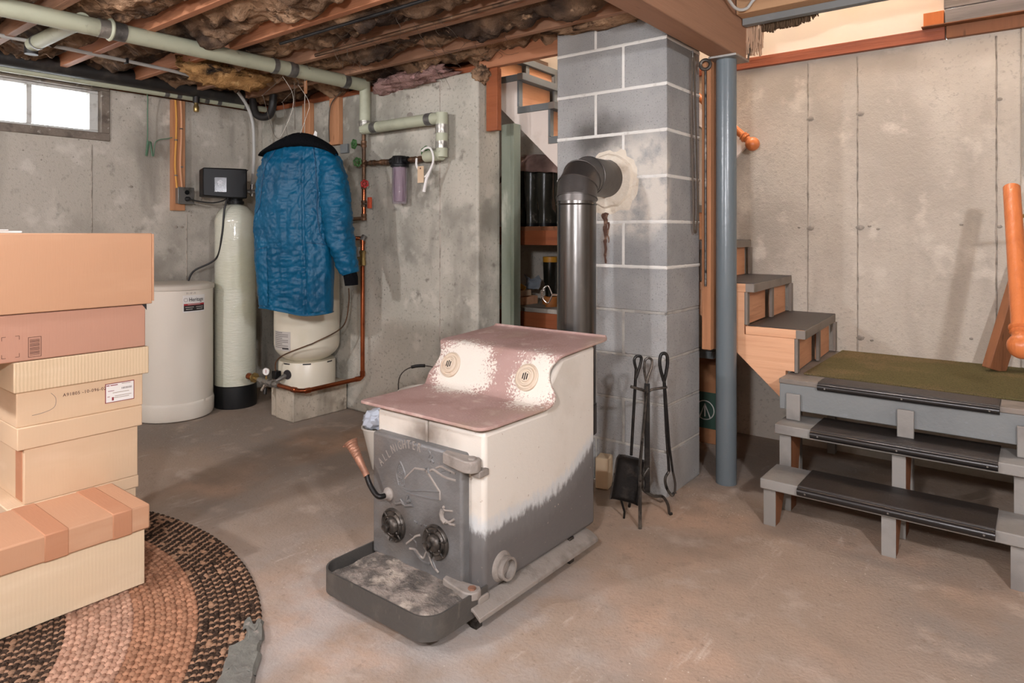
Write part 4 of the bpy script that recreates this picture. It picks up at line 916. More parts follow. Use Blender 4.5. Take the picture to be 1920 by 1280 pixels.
# control head: box with a slanted face turned towards the room
cd_ = V(math.cos(-.35), math.sin(-.35), 0); cr_ = V(-cd_.y, cd_.x, 0)
def P3(a, b, z): return V(TX, TY, 0)+cr_*a+cd_*b+V(0, 0, z)
hb = MB(); z0, z1 = 1.40, 1.598
low = [P3(-.215, -.10, z0+.012), P3(-.215, .085, z0+.012), P3(-.06, .115, z0), P3(.055, .115, z0), P3(.055, -.10, z0)]
hi_ = [p+V(0, 0, z1-z0-.012 if i < 2 else z1-z0) for i, p in enumerate(low)]
hb.add(low+hi_, [(0, 1, 2, 3, 4), (9, 8, 7, 6, 5)]+[(i, (i+1) % 5, 5+(i+1) % 5, 5+i) for i in range(5)])
head = hb.build('control_head', 'plastic_black', rt, bevel=.008)
def face(a, z, d): # point on the slanted face
    t = (a+.215)/.155; b = .085+.03*t; return P3(a, b+d, z)
sc0, sc1 = -.145, -.075
MB().add([face(sc0, 1.44, .002), face(sc1, 1.44, .002), face(sc1, 1.535, .002), face(sc0, 1.535, .002)], [(0, 1, 2, 3)]).build('display', 'screen', head)
MB().tube([P3(.058, -.09, 1.59), P3(.058, .11, 1.59)], .004, 6).build('cover_clip', 'plastic_black', head)
MB().tube([P3(.05, .04, 1.45), P3(.14, .04, 1.45)], .016, 14).build('fitting', 'steel_grey', head); MB().tube([P3(.10, .04, 1.42), P3(.10, .04, 1.50)], .013, 12).build('fitting', 'steel_grey', head)
MB().lathe([(.022, 0), (.022, .012)], P3(.085, .04, 1.45), cr_, 8).build('fitting_nut', 'steel_grey', head)

pt = thing('pressure_tank', 'squat cream pressure tank on a concrete block behind the jacket', 'tank', (-3.745, 2.615, .2))
QX, QY = -3.745, 2.605
MB().lathe([(.178, .2), (.178, .345), (.172, .355)], (QX, QY, 0), n=48).build('skirt', 'tank_cream', pt)
MB().lathe([(.06, .325)]+[(.205*math.sin(t), .46-.125*math.cos(t)) for t in [PI/2*i/10 for i in range(3, 11)]]+[(.205, 1.02)]+[(.205*math.cos(t), 1.02+.12*math.sin(t)) for t in [PI/2*i/10 for i in range(1, 11)]], (QX, QY, 0), n=64).build('vessel', 'tank_cream', pt)
va = math.atan2(-QY, -QX)
def arc_patch(cx, cy, rr, a0, a1, z0, z1, name, m, parent): return MB().grid(lambda u, v: (cx+rr*math.cos(a0+(a1-a0)*u), cy+rr*math.sin(a0+(a1-a0)*u), z0+(z1-z0)*v), 10, 2).build(name, m, parent)
lb = arc_patch(QX, QY, .2065, va-1.25, va-.50, .435, .555, 'data_label', 'label_grey', pt)
for i in range(9): arc_patch(QX, QY, .2072, va-1.15, va-(.58 if i % 3 else .8), .545-.0115*i, .549-.0115*i, 'print_line', 'ink_grey', lb)
arc_patch(QX, QY, .2074, va-.80, va-.56, .445, .453, 'print_block', 'ink_black', lb)
for i, a in enumerate((-.9, -.15, .75)): arc_patch(QX, QY, .1795, va+a, va+a+.28, .345, .353, 'slot', 'ink_black', pt)
MB().lathe([(.03, 0), (.03, .004), (.024, .005), (0, .004)], (QX+.178*math.cos(va-.72), QY+.178*math.sin(va-.72), .283), (math.cos(va-.72), math.sin(va-.72), 0), 20).build('pipe_hole', 'ink_black', pt)
cbk = thing('concrete_footing', 'rough concrete block pair under the pressure tank', 'block', (-3.74, 2.6, 0))
bx('footing_block', 'concrete_pale', -3.80, -3.61, 2.41, 2.82, 0, .2, cbk, .008); bx('footing_block', 'concrete_pale', -3.875, -3.805, 2.425, 2.82, 0, .198, cbk, .008)

# ------------------------------------------------------------------ jacket
JO = V(-3.36, 2.32, 0); ja = math.radians(31); jr = V(math.cos(ja), math.sin(ja), 0); jn = V(math.sin(ja), -math.cos(ja), 0)
JS = .0031
def JP(px, py, d=0.): return JO+jr*((px-566)*JS)+jn*d+V(0, 0, 1.168+(437-py)*JS)
jk = thing('jacket', 'blue quilted winter jacket with black collar, hanging from the pipe', 'jacket', tuple(JP(560, 582)))
rows = [(262, 530, 592), (270, 508, 612), (282, 491, 628), (300, 482, 624), (330, 478, 618), (370, 473, 612), (420, 469, 614), (470, 470, 619), (520, 473, 621), (560, 475, 620), (583, 477, 619)]
def edges(y):
    for (a, l0, r0), (b, l1, r1) in zip(rows, rows[1:]):
        if a <= y <= b: t = (y-a)/(b-a); return l0+(l1-l0)*t, r0+(r1-r0)*t
    return rows[-1][1:] if y > 500 else rows[0][1:]
def torso(th, y, off=0.):
    l, r_ = edges(y); c = (l+r_)/2; hw = (r_-l)/2
    ct, s_ = math.cos(th), math.sin(th)
    x = c+hw*math.copysign(abs(ct)**.75, ct)
    t = min(1, max(0, (y-258)/50)); dep = (.025+.065*t**.6)*(1+.12*math.sin((y-300)/90))
    d = dep*math.copysign(abs(s_)**.8, s_)
    if s_ > 0:
        P_ = V(x*.05, y*.012, 0)
        quilt = .018*N3.noise(V(x*.05, y*.008, 2))-.016*max(0, .35-abs(N3.noise(V(x*.06+y*.035, y*.03, 5))))-.012*max(0, .3-abs(N3.noise(V(x*.11-y*.05, y*.05, 9))))+.008*abs(N3.noise(V(x*.22, y*.10, 4)))
        cren = -.010*math.exp(-((x-541)/2.)**2)-.010*math.exp(-((x-573-(y-300)*.03)/2.)**2)+.006*math.exp(-((x-537)/2.5)**2)+.006*math.exp(-((x-568-(y-300)*.03)/2.5)**2)
        if y > 455: quilt -= .022*max(0, .32-abs(N3.noise(V(x*.06+y*.02, y*.09, 1))))*(1-abs(ct))
        d += (quilt+cren+off)*min(1, s_*2.2)
    wob = 4*N3.noise(V(x*.03, y*.02, 3))*(y > 300)
    return JP(x+wob*abs(ct), y+(6*math.sin(x*.035)*(y-540)/43 if y > 540 else 0)-(s_*3 if y < 290 else 0), d)
n1, n2 = 200, 170
ys = [262+(583-262)*j/(n2-1) for j in range(n2)]
mb = MB(); mb.add([torso(2*PI*i/n1, y) for y in ys for i in range(n1)], [(j*n1+i, j*n1+(i+1) % n1, (j+1)*n1+(i+1) % n1, (j+1)*n1+i) for j in range(n2-1) for i in range(n1)]+[tuple(range(n1))])
mb.build('torso', 'jacket_blue', jk, ang=180)
def sleeve(path, name, amp, seed):
    pts = smooth_path([JP(a, b, d) for a, b, d, r in path], 20); rs = []
    m = (len(path)-1)*20
    for i in range(m+1):
        t = i/20; k_ = min(int(t), len(path)-2); f_ = t-k_; rs.append((path[k_][3]*(1-f_)+path[k_+1][3]*f_)*JS)
    mb = MB().tube(pts, rs, 60)
    cen = JO+V(0, 0, 1.5)
    out = []
    for i, v in enumerate(mb.v):
        q = v*16; w = amp*N3.noise(q+V(seed, 0, 0))-amp*2.2*max(0, .35-abs(N3.noise(V(q.x*.8, q.y*.8, q.z*2.2)+V(0, seed, 0))))+amp*.5*N3.noise(v*45)
        c = pts[min(i//60, len(pts)-1)]; dr = (v-c); out.append(v+dr.normalized()*w if dr.length > 1e-6 else v)
    mb.v = out; return mb.build(name, 'jacket_blue', jk, ang=180)
sleeve([(600, 288, .0, 16), (617, 310, .01, 24), (625, 350, .015, 29), (632, 400, .02, 29), (640, 450, .025, 26), (652, 490, .03, 21), (658, 512, .03, 16)], 'sleeve', .008, 3)
sleeve([(505, 288, -.02, 14), (490, 320, -.03, 20), (484, 380, -.04, 22), (480, 440, -.05, 20), (478, 490, -.05, 17), (477, 528, -.05, 12)], 'sleeve', .010, 8)
MB().tube([JP(657, 507, .03), JP(660, 520, .03), JP(661, 533, .03)], [12.5*JS, 13*JS, 12*JS], 24).build('cuff', 'fur_black', jk)
MB().tube([JP(477, 524, -.05), JP(478, 545, -.05)], [10*JS, 10*JS], 20).build('cuff', 'fur_black', jk)
top = [(484, 291), (487, 283), (503, 272), (522, 261), (540, 253), (556, 249), (575, 251), (592, 257), (610, 267), (624, 277), (632, 288)]
bot = [(484, 293), (490, 289), (505, 285), (522, 281), (540, 278), (556, 277), (575, 277), (592, 279), (610, 283), (622, 288), (632, 294)]
mb = MB(); nn = 14
sp1 = smooth_path([(a, b, 0) for a, b in top], 4); sp2 = smooth_path([(a, b, 0) for a, b in bot], 4); K = len(sp1); vs = []
for i in range(K):
    for j in range(2*nn):
        t = 2*PI*j/(2*nn); f_ = .5-.5*math.cos(t)
        px = sp1[i].x*(1-f_)+sp2[i].x*f_; py = sp1[i].y*(1-f_)+sp2[i].y*f_
        d = .055*math.sin(t)*math.sin(PI*(i+.6)/(K+.2))**.5+.012+.004*N3.noise(V(px*.3, py*.3, t))+(.045 if math.sin(t) > 0 else 0)*f_
        vs.append(JP(px, py, d))
M2 = 2*nn
mb.add(vs, [(i*M2+j, i*M2+(j+1) % M2, (i+1)*M2+(j+1) % M2, (i+1)*M2+j) for i in range(K-1) for j in range(M2)])
mb.build('collar', 'fur_black', jk, ang=180)
def th_of(px, y):
    l, r_ = edges(y); u = max(-1, min(1, (px-(l+r_)/2)/((r_-l)/2))); return math.acos(math.copysign(abs(u)**(1/.75), u))
def pocket(x0, x1, y0, y1, skew):
    def fn(u, v):
        y = y0+(y1-y0)*v+skew*(1-u)*(1-v); x = x0+(x1-x0)*u
        e = min(1, min(u, 1-u, v)*7)
        return torso(th_of(x, y), y, .004+.006*e)
    pk = MB().grid(fn, 22, 40).build('pocket', 'jacket_blue', jk, ang=180)
    MB().tube([fn(i/16, 0)+jn*.002 for i in range(17)], .0022, 6).build('welt', 'jacket_seam', pk)
pocket(477, 506, 462, 576, 8); pocket(584, 617, 458, 577, -4)
for pl in ([(517, 285), (503, 310), (493, 345), (489, 385), (480, 400)], [(593, 282), (598, 310), (600, 350), (600, 400), (606, 440), (617, 462)]):
    MB().tube([torso(th_of(p.x, p.y), p.y, .004) for p in smooth_path([(a, b, 0) for a, b in pl], 6)], .0025, 6).build('seam', 'jacket_seam', jk)
MB().tube([torso(2*PI*i/60, 582) for i in range(60)], .005, 8, closed=True).build('hem', 'jacket_blue', jk)
hg = thing('coat_hanger', 'pale plastic coat hanger inside the blue jacket', 'hanger', tuple(JP(566, 262)))
hk = [JP(566, 258, .0), JP(566, 200, 0), V(-3.35, 2.315, 2.055), V(-3.41, 2.315, 2.085), V(-3.39, 2.315, 2.15), V(-3.35, 2.315, 2.158), V(-3.305, 2.315, 2.11)]
MB().tube(smooth_path(hk), .0022, 8).build('hook', 'wire_steel', hg); MB().tube(smooth_path([JP(520, 276, 0), JP(555, 262, 0), JP(566, 256, 0), JP(580, 262, 0), JP(612, 278, 0)]), .006, 8).build('bar', 'label_white', hg)
MB().prism([(0, 0), (.028, 0), (.030, .045), (.018, .055), (.008, .03)], 0, .002, 'xy').xf(frame(JP(578, 262, -.02), tuple(jr), (0, 0, 1))).build('paper_tag', 'paper_white', hg)

# ------------------------------------------------------------------ plumbing
ip = thing('insulated_pipe', 'pale grey-green insulated pipe under the joists, dropping to the filter', 'pipe', (-3.35, 2.75, 1.6))
ZP = 2.10; PR = .040; PXX = -3.35
MB().tube([(PXX, -3.0, ZP-.01), (PXX, 2.74, ZP)], PR, 24).build('jacket_run', 'pipe_jacket', ip)
MB().tube([(PXX, 2.755, ZP+.02), (PXX, 2.755, 1.80)], .034, 24).build('jacket_drop', 'pipe_jacket', ip)
MB().tube([(-3.36, 2.75, 1.825), (-2.665, 2.75, 1.825)], .034, 24).build('jacket_run', 'pipe_jacket', ip)
MB().tube([(-2.672, 2.75, 1.852), (-2.672, 2.75, 1.60)], .034, 24).build('jacket_drop', 'pipe_jacket', ip)
MB().tube([(-2.672, 2.75, 1.615), (-2.80, 2.75, 1.612)], .033, 24).build('jacket_elbow', 'pipe_jacket', ip)
for y0, y1, m in ((1.225, 1.27, 'tape_silver'), (1.285, 1.34, 'tape_grey'), (2.10, 2.13, 'tape_grey'), (2.20, 2.25, 'tape_grey'), (2.58, 2.62, 'tape_grey'), (.45, .52, 'tape_silver')):
    MB().tube([(PXX, y0, ZP-.001), (PXX, y1, ZP-.001)], PR+.0025, 24).build('tape_band', m, ip)
ring((PXX, 1.278, ZP), (0, 1, 0), PR+.004, .008, 'coupling', 'pipe_jacket', ip)
for a, b, m in (((-3.35, 2.755, 1.875), (-3.35, 2.755, 1.83), 'tape_silver'), ((-3.27, 2.75, 1.825), (-3.22, 2.75, 1.825), 'tape_grey'), ((-2.79, 2.75, 1.825), (-2.745, 2.75, 1.825), 'tape_grey'), ((-2.672, 2.75, 1.785), (-2.672, 2.75, 1.735), 'tape_silver'), ((-2.672, 2.75, 1.69), (-2.672, 2.75, 1.65), 'tape_silver')):
    MB().tube([a, b], .0365, 24).build('tape_band', m, ip)
br = thing('branch_pipe', 'short grey pipe branching from the insulated pipe toward the window', 'pipe', (-3.7, 1.16, 2.1))
MB().tube([(-3.36, 1.17, 2.12), (-3.98, 1.16, 2.115)], .034, 20).build('jacket', 'pipe_jacket', br); MB().tube([(-3.90, 1.16, 2.115), (-3.912, 1.16, 2.115)], .037, 20).build('joint_ring', 'tape_grey', br)
MB().lathe([(.03, 0), (.03, .05), (.02, .06)], (-4.0, 1.16, 2.07), n=16).build('end_cap', 'pvc_black', br)

cw = thing('copper_pipework', 'old copper pipe with green and red valve wheels beside the jacket', 'pipe', (-3.39, 2.775, 1.1))
yc = 2.775; XC = -3.385
MB().tube(bend([(XC, yc, 1.80), (XC, yc, 1.262), (-3.62, yc-.02, 1.255)], .02), .0125, 16).build('pipe', 'copper_old', cw)
MB().tube([(XC, yc, 1.45), (XC, yc, 1.275)], .0132, 16).build('pipe', 'copper', cw)
MB().tube([(XC, yc, 1.612), (-3.10, yc, 1.606)], .0125, 16).build('pipe', 'copper_old', cw)
MB().tube([(-2.98, yc, 1.606), (-2.75, 2.76, 1.606)], .0125, 16).build('pipe', 'copper_old', cw)
for p, a in (((XC, yc, 1.735), (0, 0, 1)), ((XC, yc, 1.612), (0, 0, 1)), ((XC, yc, 1.47), (0, 0, 1)), ((XC, yc, 1.355), (0, 0, 1)), ((-3.30, yc, 1.61), (1, 0, 0)), ((-3.20, yc, 1.608), (1, 0, 0)), ((-3.15, yc, 1.606), (1, 0, 0)), ((-2.93, yc, 1.606), (1, 0, 0)), ((-2.86, yc, 1.606), (1, 0, 0)), ((-2.81, yc, 1.606), (1, 0, 0)), ((XC, yc, 1.27), (0, 0, 1))):
    a = Vector(a); MB().lathe([(.014, -.022), (.018, -.02), (.018, -.006), (.015, 0), (.018, .006), (.018, .02), (.014, .022)], p, a, 14).build('fitting', 'copper_old', cw)
def wheel(c, ax, m, rr=.026):
    c = Vector(c); ax = Vector(ax).normalized(); u = ax.orthogonal().normalized(); w = ax.cross(u); n = 30
    q = MB().tube([c+(u*math.cos(2*PI*i/n)+w*math.sin(2*PI*i/n))*rr*(1+.12*math.cos(6*2*PI*i/n)) for i in range(n)], .0055, 8, closed=True)
    for i in range(3):
        d = u*math.cos(PI/3*i)+w*math.sin(PI/3*i); q.tube([c-d*rr, c+d*rr], .0035, 6)
    q.lathe([(.008, -.004), (.008, .006)], c, ax, 10)
    o = q.build('valve_wheel', m, cw); MB().tube([c, c-ax*.045], .006, 10).build('valve_stem', 'copper_old', o)
wheel((-3.445, 2.745, 1.737), (-.1, -1, 0), 'green_knob'); wheel((XC-.002, 2.725, 1.617), (.45, -.9, .0), 'green_knob', .024); wheel((-3.335, 2.74, 1.478), (.6, -.8, 0), 'red_knob', .021); wheel((-2.812, 2.762, 1.648), (.3, -.85, .4), 'green_knob')
lv = MB().tube([(XC, yc, 1.355), (-3.29, 2.74, 1.353)], .005, 10).build('valve_stem', 'steel_grey', cw); bx('lever_plate', 'red_lever', -3.292, -3.268, 2.725, 2.745, 1.322, 1.392, lv, .003)
# lower copper run to the tank tee
lc = thing('copper_supply_pipe', 'bright copper pipe running down the wall and over to the pressure tank', 'pipe', (-3.4, 2.6, .23))
MB().tube(bend([(-3.50, 2.76, 1.135), (XC, 2.765, 1.135), (XC, 2.765, .248), (-3.425, 2.37, .232), (-3.47, 2.345, .232), (-3.66, 2.345, .236)], .025), .0135, 18).build('pipe', 'copper', lc)
for p, a in (((XC, 2.765, 1.115), (0, 0, 1)), ((XC, 2.765, .275), (0, 0, 1)), ((-3.389, 2.73, .247), (.08, .98, 0)), ((-3.425, 2.385, .2325), (.08, .98, 0)), ((-3.50, 2.345, .233), (1, 0, 0))):
    MB().lathe([(.0142, -.018), (.0165, -.016), (.0165, .016), (.0142, .018)], p, a, 16).build('solder_sleeve', 'copper', lc)
MB().lathe([(.014, -.05), (.021, -.045), (.021, -.02), (.017, -.01), (.019, .0), (.017, .02), (.021, .03), (.021, .045), (.014, .05)], (XC, 2.765, 1.01), (0, 0, 1), 8).build('union', 'brass', lc)
MB().tube([(-3.40, 2.75, 1.01), (-3.415, 2.74, 1.01)], .006, 8).build('drain_cock', 'brass', lc)
bx('wall_tag', 'label_grey', -3.42, -3.40, 2.755, 2.757, 1.02, 1.08, lc, 0)
MB().tube([(XC, 2.76, 1.12), (XC, 2.78, 1.15)], .018, 10).build('pipe_strap', 'steel_grey', lc)
# tank tee with gauge
tt = thing('tank_tee', 'brass and steel tank tee with a small pressure gauge', 'pipe fitting', (-3.8, 2.36, .23))
MB().tube([(-3.66, 2.345, .236), (-3.88, 2.345, .242)], .018, 16).build('tee_body', 'steel_grey', tt)
for x in (-3.69, -3.735, -3.78, -3.84): MB().lathe([(.018, -.01), (.024, -.008), (.024, .008), (.018, .01)], (x, 2.345, .238), (1, 0, 0), 8).build('nut', 'steel_grey', tt)
MB().tube([(-3.74, 2.345, .24), (-3.72, 2.40, .265), (-3.72, 2.46, .283)], .015, 14).build('tank_arm', 'steel_grey', tt)
MB().tube([(-3.88, 2.345, .243), (-3.97, 2.335, .252)], .015, 14).build('nipple', 'brass', tt); MB().lathe([(.019, 0), (.021, .01), (.021, .035), (.014, .04)], (-3.955, 2.337, .251), (-1, 0, .05), 10).build('pipe_cap', 'copper', tt)
MB().lathe([(.020, -.006), (.032, -.004), (.032, .004), (.020, .006)], (-3.925, 2.34, .25), (1, 0, 0), 8).build('valve_nut', 'brass', tt)
MB().tube([(-3.80, 2.345, .24), (-3.80, 2.345, .285)], .006, 8).build('gauge_stem', 'brass', tt)
gg = MB().lathe([(.022, 0), (.027, .004), (.027, .016), (.024, .018), (.023, .014), (0, .014)], (-3.80, 2.352, .305), (.45, -.9, 0), 24).build('gauge', 'steel_grey', tt)
MB().lathe([(.022, .0152), (0, .0155)], (-3.80, 2.352, .305), (.45, -.9, 0), 24).build('gauge_dial', 'label_white', gg)
MB().tube([(-3.79, 2.336, .297), (-3.79, 2.336, .317)], .0012, 5).build('gauge_needle', 'ink_red', gg)
bx('pressure_switch', 'plastic_black', -3.765, -3.72, 2.36, 2.40, .262, .31, tt, .004)
MB().tube([(-3.80, 2.34, .225), (-3.815, 2.325, .185)], .011, 12).build('drain_spigot', 'chrome', tt); MB().tube([(-3.80, 2.34, .2), (-3.79, 2.33, .165)], .012, 10).build('drain_plug', 'iron_black', tt)
tag(MB().tube(smooth_path([(-3.44, 2.70, .82), (-3.435, 2.695, .72), (-3.45, 2.66, .58), (-3.50, 2.50, .50), (-3.54, 2.45, .475), (-3.66, 2.385, .42), (-3.73, 2.37, .37), (-3.745, 2.375, .31)]), .0042, 8).build('brown_cable', 'copper_old'), 'thin brown cable sagging across the front of the pressure tank', 'cable')
# whole house filter
wf = thing('water_filter', 'clear canister water filter with black cap on the back wall', 'filter', (-3.03, 2.76, 1.33))
FX, FY = -3.04, 2.765
MB().lathe([(.046, 1.565), (.054, 1.568), (.054, 1.582), (.047, 1.586), (.046, 1.625), (.042, 1.632), (.0, 1.634)], (FX, FY, 0), n=32).build('cap', 'plastic_black', wf)
for i in range(16):
    a = 2*PI*i/16; bx('cap_rib', 'plastic_black', FX+.046*math.cos(a)-.002, FX+.046*math.cos(a)+.002, FY+.046*math.sin(a)-.002, FY+.046*math.sin(a)+.002, 1.588, 1.624, wf, 0)
MB().tube([(FX-.075, FY, 1.606), (FX+.075, FY, 1.606)], .021, 16).build('ports', 'plastic_black', wf)
MB().lathe([(0, 1.345), (.040, 1.345), (.0435, 1.352), (.0455, 1.40), (.046, 1.566)], (FX, FY, 0), n=32).build('canister', 'canister', wf)
MB().lathe([(0, 1.36), (.03, 1.36), (.032, 1.37), (.032, 1.565)], (FX, FY, 0), n=24).build('cartridge', 'filter_core', wf)
fw_ = thing('filter_wrench', 'white loop filter wrench with a tan tag hanging from the green valve', 'wrench', (-2.755, 2.70, 1.4))
MB().tube(smooth_path([(-2.835, 2.71, 1.60), (-2.825, 2.70, 1.56), (-2.80, 2.70, 1.525), (-2.755, 2.70, 1.49), (-2.70, 2.70, 1.55), (-2.69, 2.70, 1.60), (-2.71, 2.70, 1.645), (-2.75, 2.705, 1.655), (-2.79, 2.71, 1.64)]), .0065, 10).build('loop', 'label_white', fw_)
MB().tube([(-2.70, 2.70, 1.55), (-2.745, 2.70, 1.475), (-2.765, 2.70, 1.405)], [.0065, .009, .010], 10).build('handle', 'label_white', fw_)
tgp = bx('tag', 'card_pale', -2.80, -2.752, 2.683, 2.687, 1.455, 1.55, fw_, .001); MB().lathe([(.005, 0), (.005, .001)], (-2.776, 2.683, 1.537), (0, -1, 0), 10).build('tag_hole', 'ink_brown', tgp)

# pipes along the window wall
tag(MB().tube(bend([(-4.50, -3.0, 2.14), (-4.50, 2.60, 2.145)], .05), .055, 24).build('drain_pipe', 'pvc_black'), 'fat black drain pipe along the top of the window wall', 'pipe')
trp = [V(-4.42, 2.62, 2.12), V(-4.38, 2.62, 2.02), V(-4.33, 2.64, 1.99), V(-4.27, 2.66, 2.0), V(-4.23, 2.66, 2.06), V(-4.22, 2.66, 2.14)]
tag(MB().tube(smooth_path(trp), .026, 16).build('drain_trap', 'pvc_black'), 'black curved drain trap in the back corner', 'pipe')
gp = thing('slim_pipe', 'slim pale insulated pipe running below the black drain pipe', 'pipe', (-4.55, 1.5, 2.08))
MB().tube([(-4.545, -3.0, 2.085), (-4.545, 2.80, 2.09)], .021, 16).build('jacket', 'pipe_jacket', gp)
for y in (2.06, 2.14, 2.33, 2.42, 2.62): MB().tube([(-4.545, y, 2.089), (-4.545, y+.03, 2.089)], .0225, 16).build('tape_band', 'tape_grey', gp)
MB().tube([(-4.52, 2.10, 2.10), (-4.50, 2.10, 2.30)], .003, 6).build('hanger_strap', 'wire_dark', gp)
cp = thing('grey_conduit', 'thin grey conduit stapled under the insulation', 'conduit', (-4.0, 1.0, 2.12))
MB().tube(smooth_path([(-3.97, -.5, 2.135), (-3.975, 1.02, 2.13), (-3.99, 1.45, 2.128), (-4.0, 1.8, 2.122), (-4.03, 2.0, 2.118), (-4.1, 2.2, 2.12), (-4.2, 2.3, 2.13)]), .010, 12).build('tube', 'hose_grey', cp)
bx('clip', 'cable_black', -4.01, -3.975, 1.60, 1.612, 2.11, 2.14, cp, .001)
vd = thing('hanging_valve', 'black and brass shutoff valve hanging from the slim pipe', 'valve', (-4.5, 2.253, 1.98))
MB().tube([(-4.5, 2.253, 2.22), (-4.5, 2.253, 2.10)], .008, 10).build('stem', 'iron_black', vd); MB().lathe([(.022, 0), (.022, .08)], (-4.5, 2.253, 2.05), n=12).build('valve_body', 'pvc_black', vd)
MB().lathe([(.015, 0), (.019, .01), (.019, .035), (.014, .045), (.014, .06)], (-4.5, 2.253, 1.99), n=10).build('outlet', 'brass', vd)
tag(MB().tube(smooth_path([(-4.3, 2.40, 2.16), (-4.36, 2.47, 2.15), (-4.385, 2.56, 2.06), (-4.385, 2.60, 1.95), (-4.385, 2.61, 1.80), (-4.37, 2.60, 1.65), (-4.335, 2.57, 1.52), (-4.30, 2.55, 1.46)]), .0115, 14).build('white_hose', 'hose_grey'), 'pale flexible hose curving down to the softener head', 'hose')
tag(MB().tube([(-4.62, 2.74, 1.9), (-4.62, 2.74, 2.07)], .004, 8).build('wall_wire', 'hose_grey'), 'short pale wire on the wall beside the hose', 'wire')
gw = smooth_path([(-4.50, 1.86, 2.14), (-4.53, 1.92, 2.12), (-4.58, 1.97, 2.07), (-4.6, 1.98, 1.95), (-4.6, 1.98, 1.80)]+[(-4.59+.02*math.sin(i*2.1), 1.965+.008*i, 1.72+(.05 if i % 2 else -.045)) for i in range(8)]+[(-4.58, 2.10, 1.80), (-4.58, 2.13, 1.81)])
tag(MB().tube(gw, .0032, 6).build('green_wire', 'wire_green'), 'loose coil of green wire hanging beside the window', 'wire')
sb = thing('wall_board', 'upright orange-brown board with yellow cables on the window wall', 'board', (-4.63, 2.19, 1.32))
bx('plank', 'wood_stud', XL+.001, XL+.035, 2.145, 2.235, 1.322, 2.075, sb, .003)
for y, m in ((2.165, 'cable_yellow'), (2.20, 'wood_raw_up')):
    MB().tube(smooth_path([(XL+.041, y, 2.07), (XL+.041, y+.006, 1.95), (XL+.041, y+.004, 1.8), (XL+.041, y-.002, 1.62), (XL+.041, y+.012, 1.46)]), .0065, 8).build('cable', m, sb)
for y, z in ((2.168, 1.80), (2.203, 1.88), (2.168, 1.56), (2.205, 1.62)): bx('staple', 'steel_grey', XL+.034, XL+.050, y-.008, y+.010, z-.004, z+.004, sb, .001)
ob_ = thing('outlet_box', 'grey metal electrical outlet box at the foot of the wall board', 'outlet', (-4.58, 2.215, 1.37))
bx('box', 'steel_grey', XL+.036, XL+.085, 2.165, 2.265, 1.37, 1.475, ob_, .004); bx('cover', 'steel_grey', XL+.085, XL+.089, 2.16, 2.27, 1.365, 1.48, ob_, .003)
for z in (1.40, 1.445): MB().lathe([(.016, 0), (.016, .002)], (XL+.089, 2.22, z), (1, 0, 0), 16).build('socket', 'plastic_black', ob_)
MB().lathe([(.014, 0), (.015, .025), (.007, .035)], (XL+.09, 2.22, 1.40), (1, 0, 0), 12).build('plug', 'cable_black', ob_)
tag(MB().tube(smooth_path([(XL+.12, 2.22, 1.398), (XL+.16, 2.26, 1.385), (-4.44, 2.33, 1.375), (-4.36, 2.36, 1.385), (-4.30, 2.36, 1.40)]), .0045, 8).build('power_cord', 'cable_black'), 'black power cord from the outlet to the softener head', 'cord')
tag(MB().tube(smooth_path([P3(-.06, .09, 1.405), P3(-.085, .10, 1.33), P3(-.10, .09, 1.15), P3(-.13, .05, 1.0), (-4.40, 2.19, .92), (-4.42, 2.16, .853)]), .0065, 10).build('brine_hose', 'cable_black'), 'black brine hose dropping from the softener head to the brine tank', 'hose')
tag(MB().tube([(-4.24, 2.81, .30), (-4.02, 2.815, .56), (-3.84, 2.82, .80)], .007, 8).build('black_hose', 'cable_black'), 'straight black hose slanting up behind the pressure tank', 'hose')
# studs fixed to the back wall
for x, z0, w, lab in ((-4.03, 1.78, .045, 'orange-brown stud on the back wall behind the jacket collar'), (-3.715, 1.76, .05, 'orange-brown stud on the back wall right of the jacket collar')):
    tag(bx('wall_stud', 'wood_stud', x-w, x+w, YB-.038, YB-.001, z0, 2.075, bevel=.003), lab, 'stud')
tag(MB().tube(smooth_path([(-3.62, 2.78, 2.10), (-3.72, 2.775, 2.03), (-3.745, 2.775, 1.9), (-3.74, 2.775, 1.78)]), .004, 8).build('stud_cable', 'wire_dark'), 'dark cable bending down the right-hand back wall stud', 'cable')
tag(bx('blue_bracket', 'paint_grey', -3.67, -3.60, YB-.02, YB-.001, 1.70, 1.76, bevel=.002), 'small grey plate on the back wall by the jacket shoulder', 'plate')
# wire hangers on the pipe
def wire_hanger(y, rot, z, label, sw):
    c = V(PXX, y, 0); u = V(math.cos(rot), math.sin(rot), 0)
    q = [c+V(0, 0, z+.155)+u*.03, c+V(0, 0, z+.17), c+V(0, 0, z+.15)-u*.04, c+V(0, 0, z+.05)-u*.03*sw, c+V(0, 0, z), c+V(0, 0, z-.10)-u*.12*sw, c+V(0, 0, z-.12)-u*.115*sw, c+V(0, 0, z-.33)-u*.05, c+V(0, 0, z-.34)+u*.0]
    q2 = [c+V(0, 0, z), c+V(0, 0, z-.10)+u*.06, c+V(0, 0, z-.20)+u*.055*sw, c+V(0, 0, z-.34)-u*.01]
    t = thing('wire_hanger', label, 'hanger', tuple(c+V(0, 0, z-.34)), 'wire hangers on the pipe')
    MB().tube(smooth_path(q, 6), .0013, 6).build('hook_wire', 'wire_dark', t); MB().tube(smooth_path(q2, 6), .0013, 6).build('side_wire', 'wire_steel', t)
    return t
wire_hanger(2.17, .5, 2.05, 'bent wire hanger hooked over the pipe above the jacket', 1.); wh = wire_hanger(2.27, .9, 2.02, 'bent wire hanger with a paper tag above the jacket', .7)
MB().box(-3.36, -3.33, 2.315, 2.317, 1.975, 2.05).build('paper_tag', 'card_dark', wh)
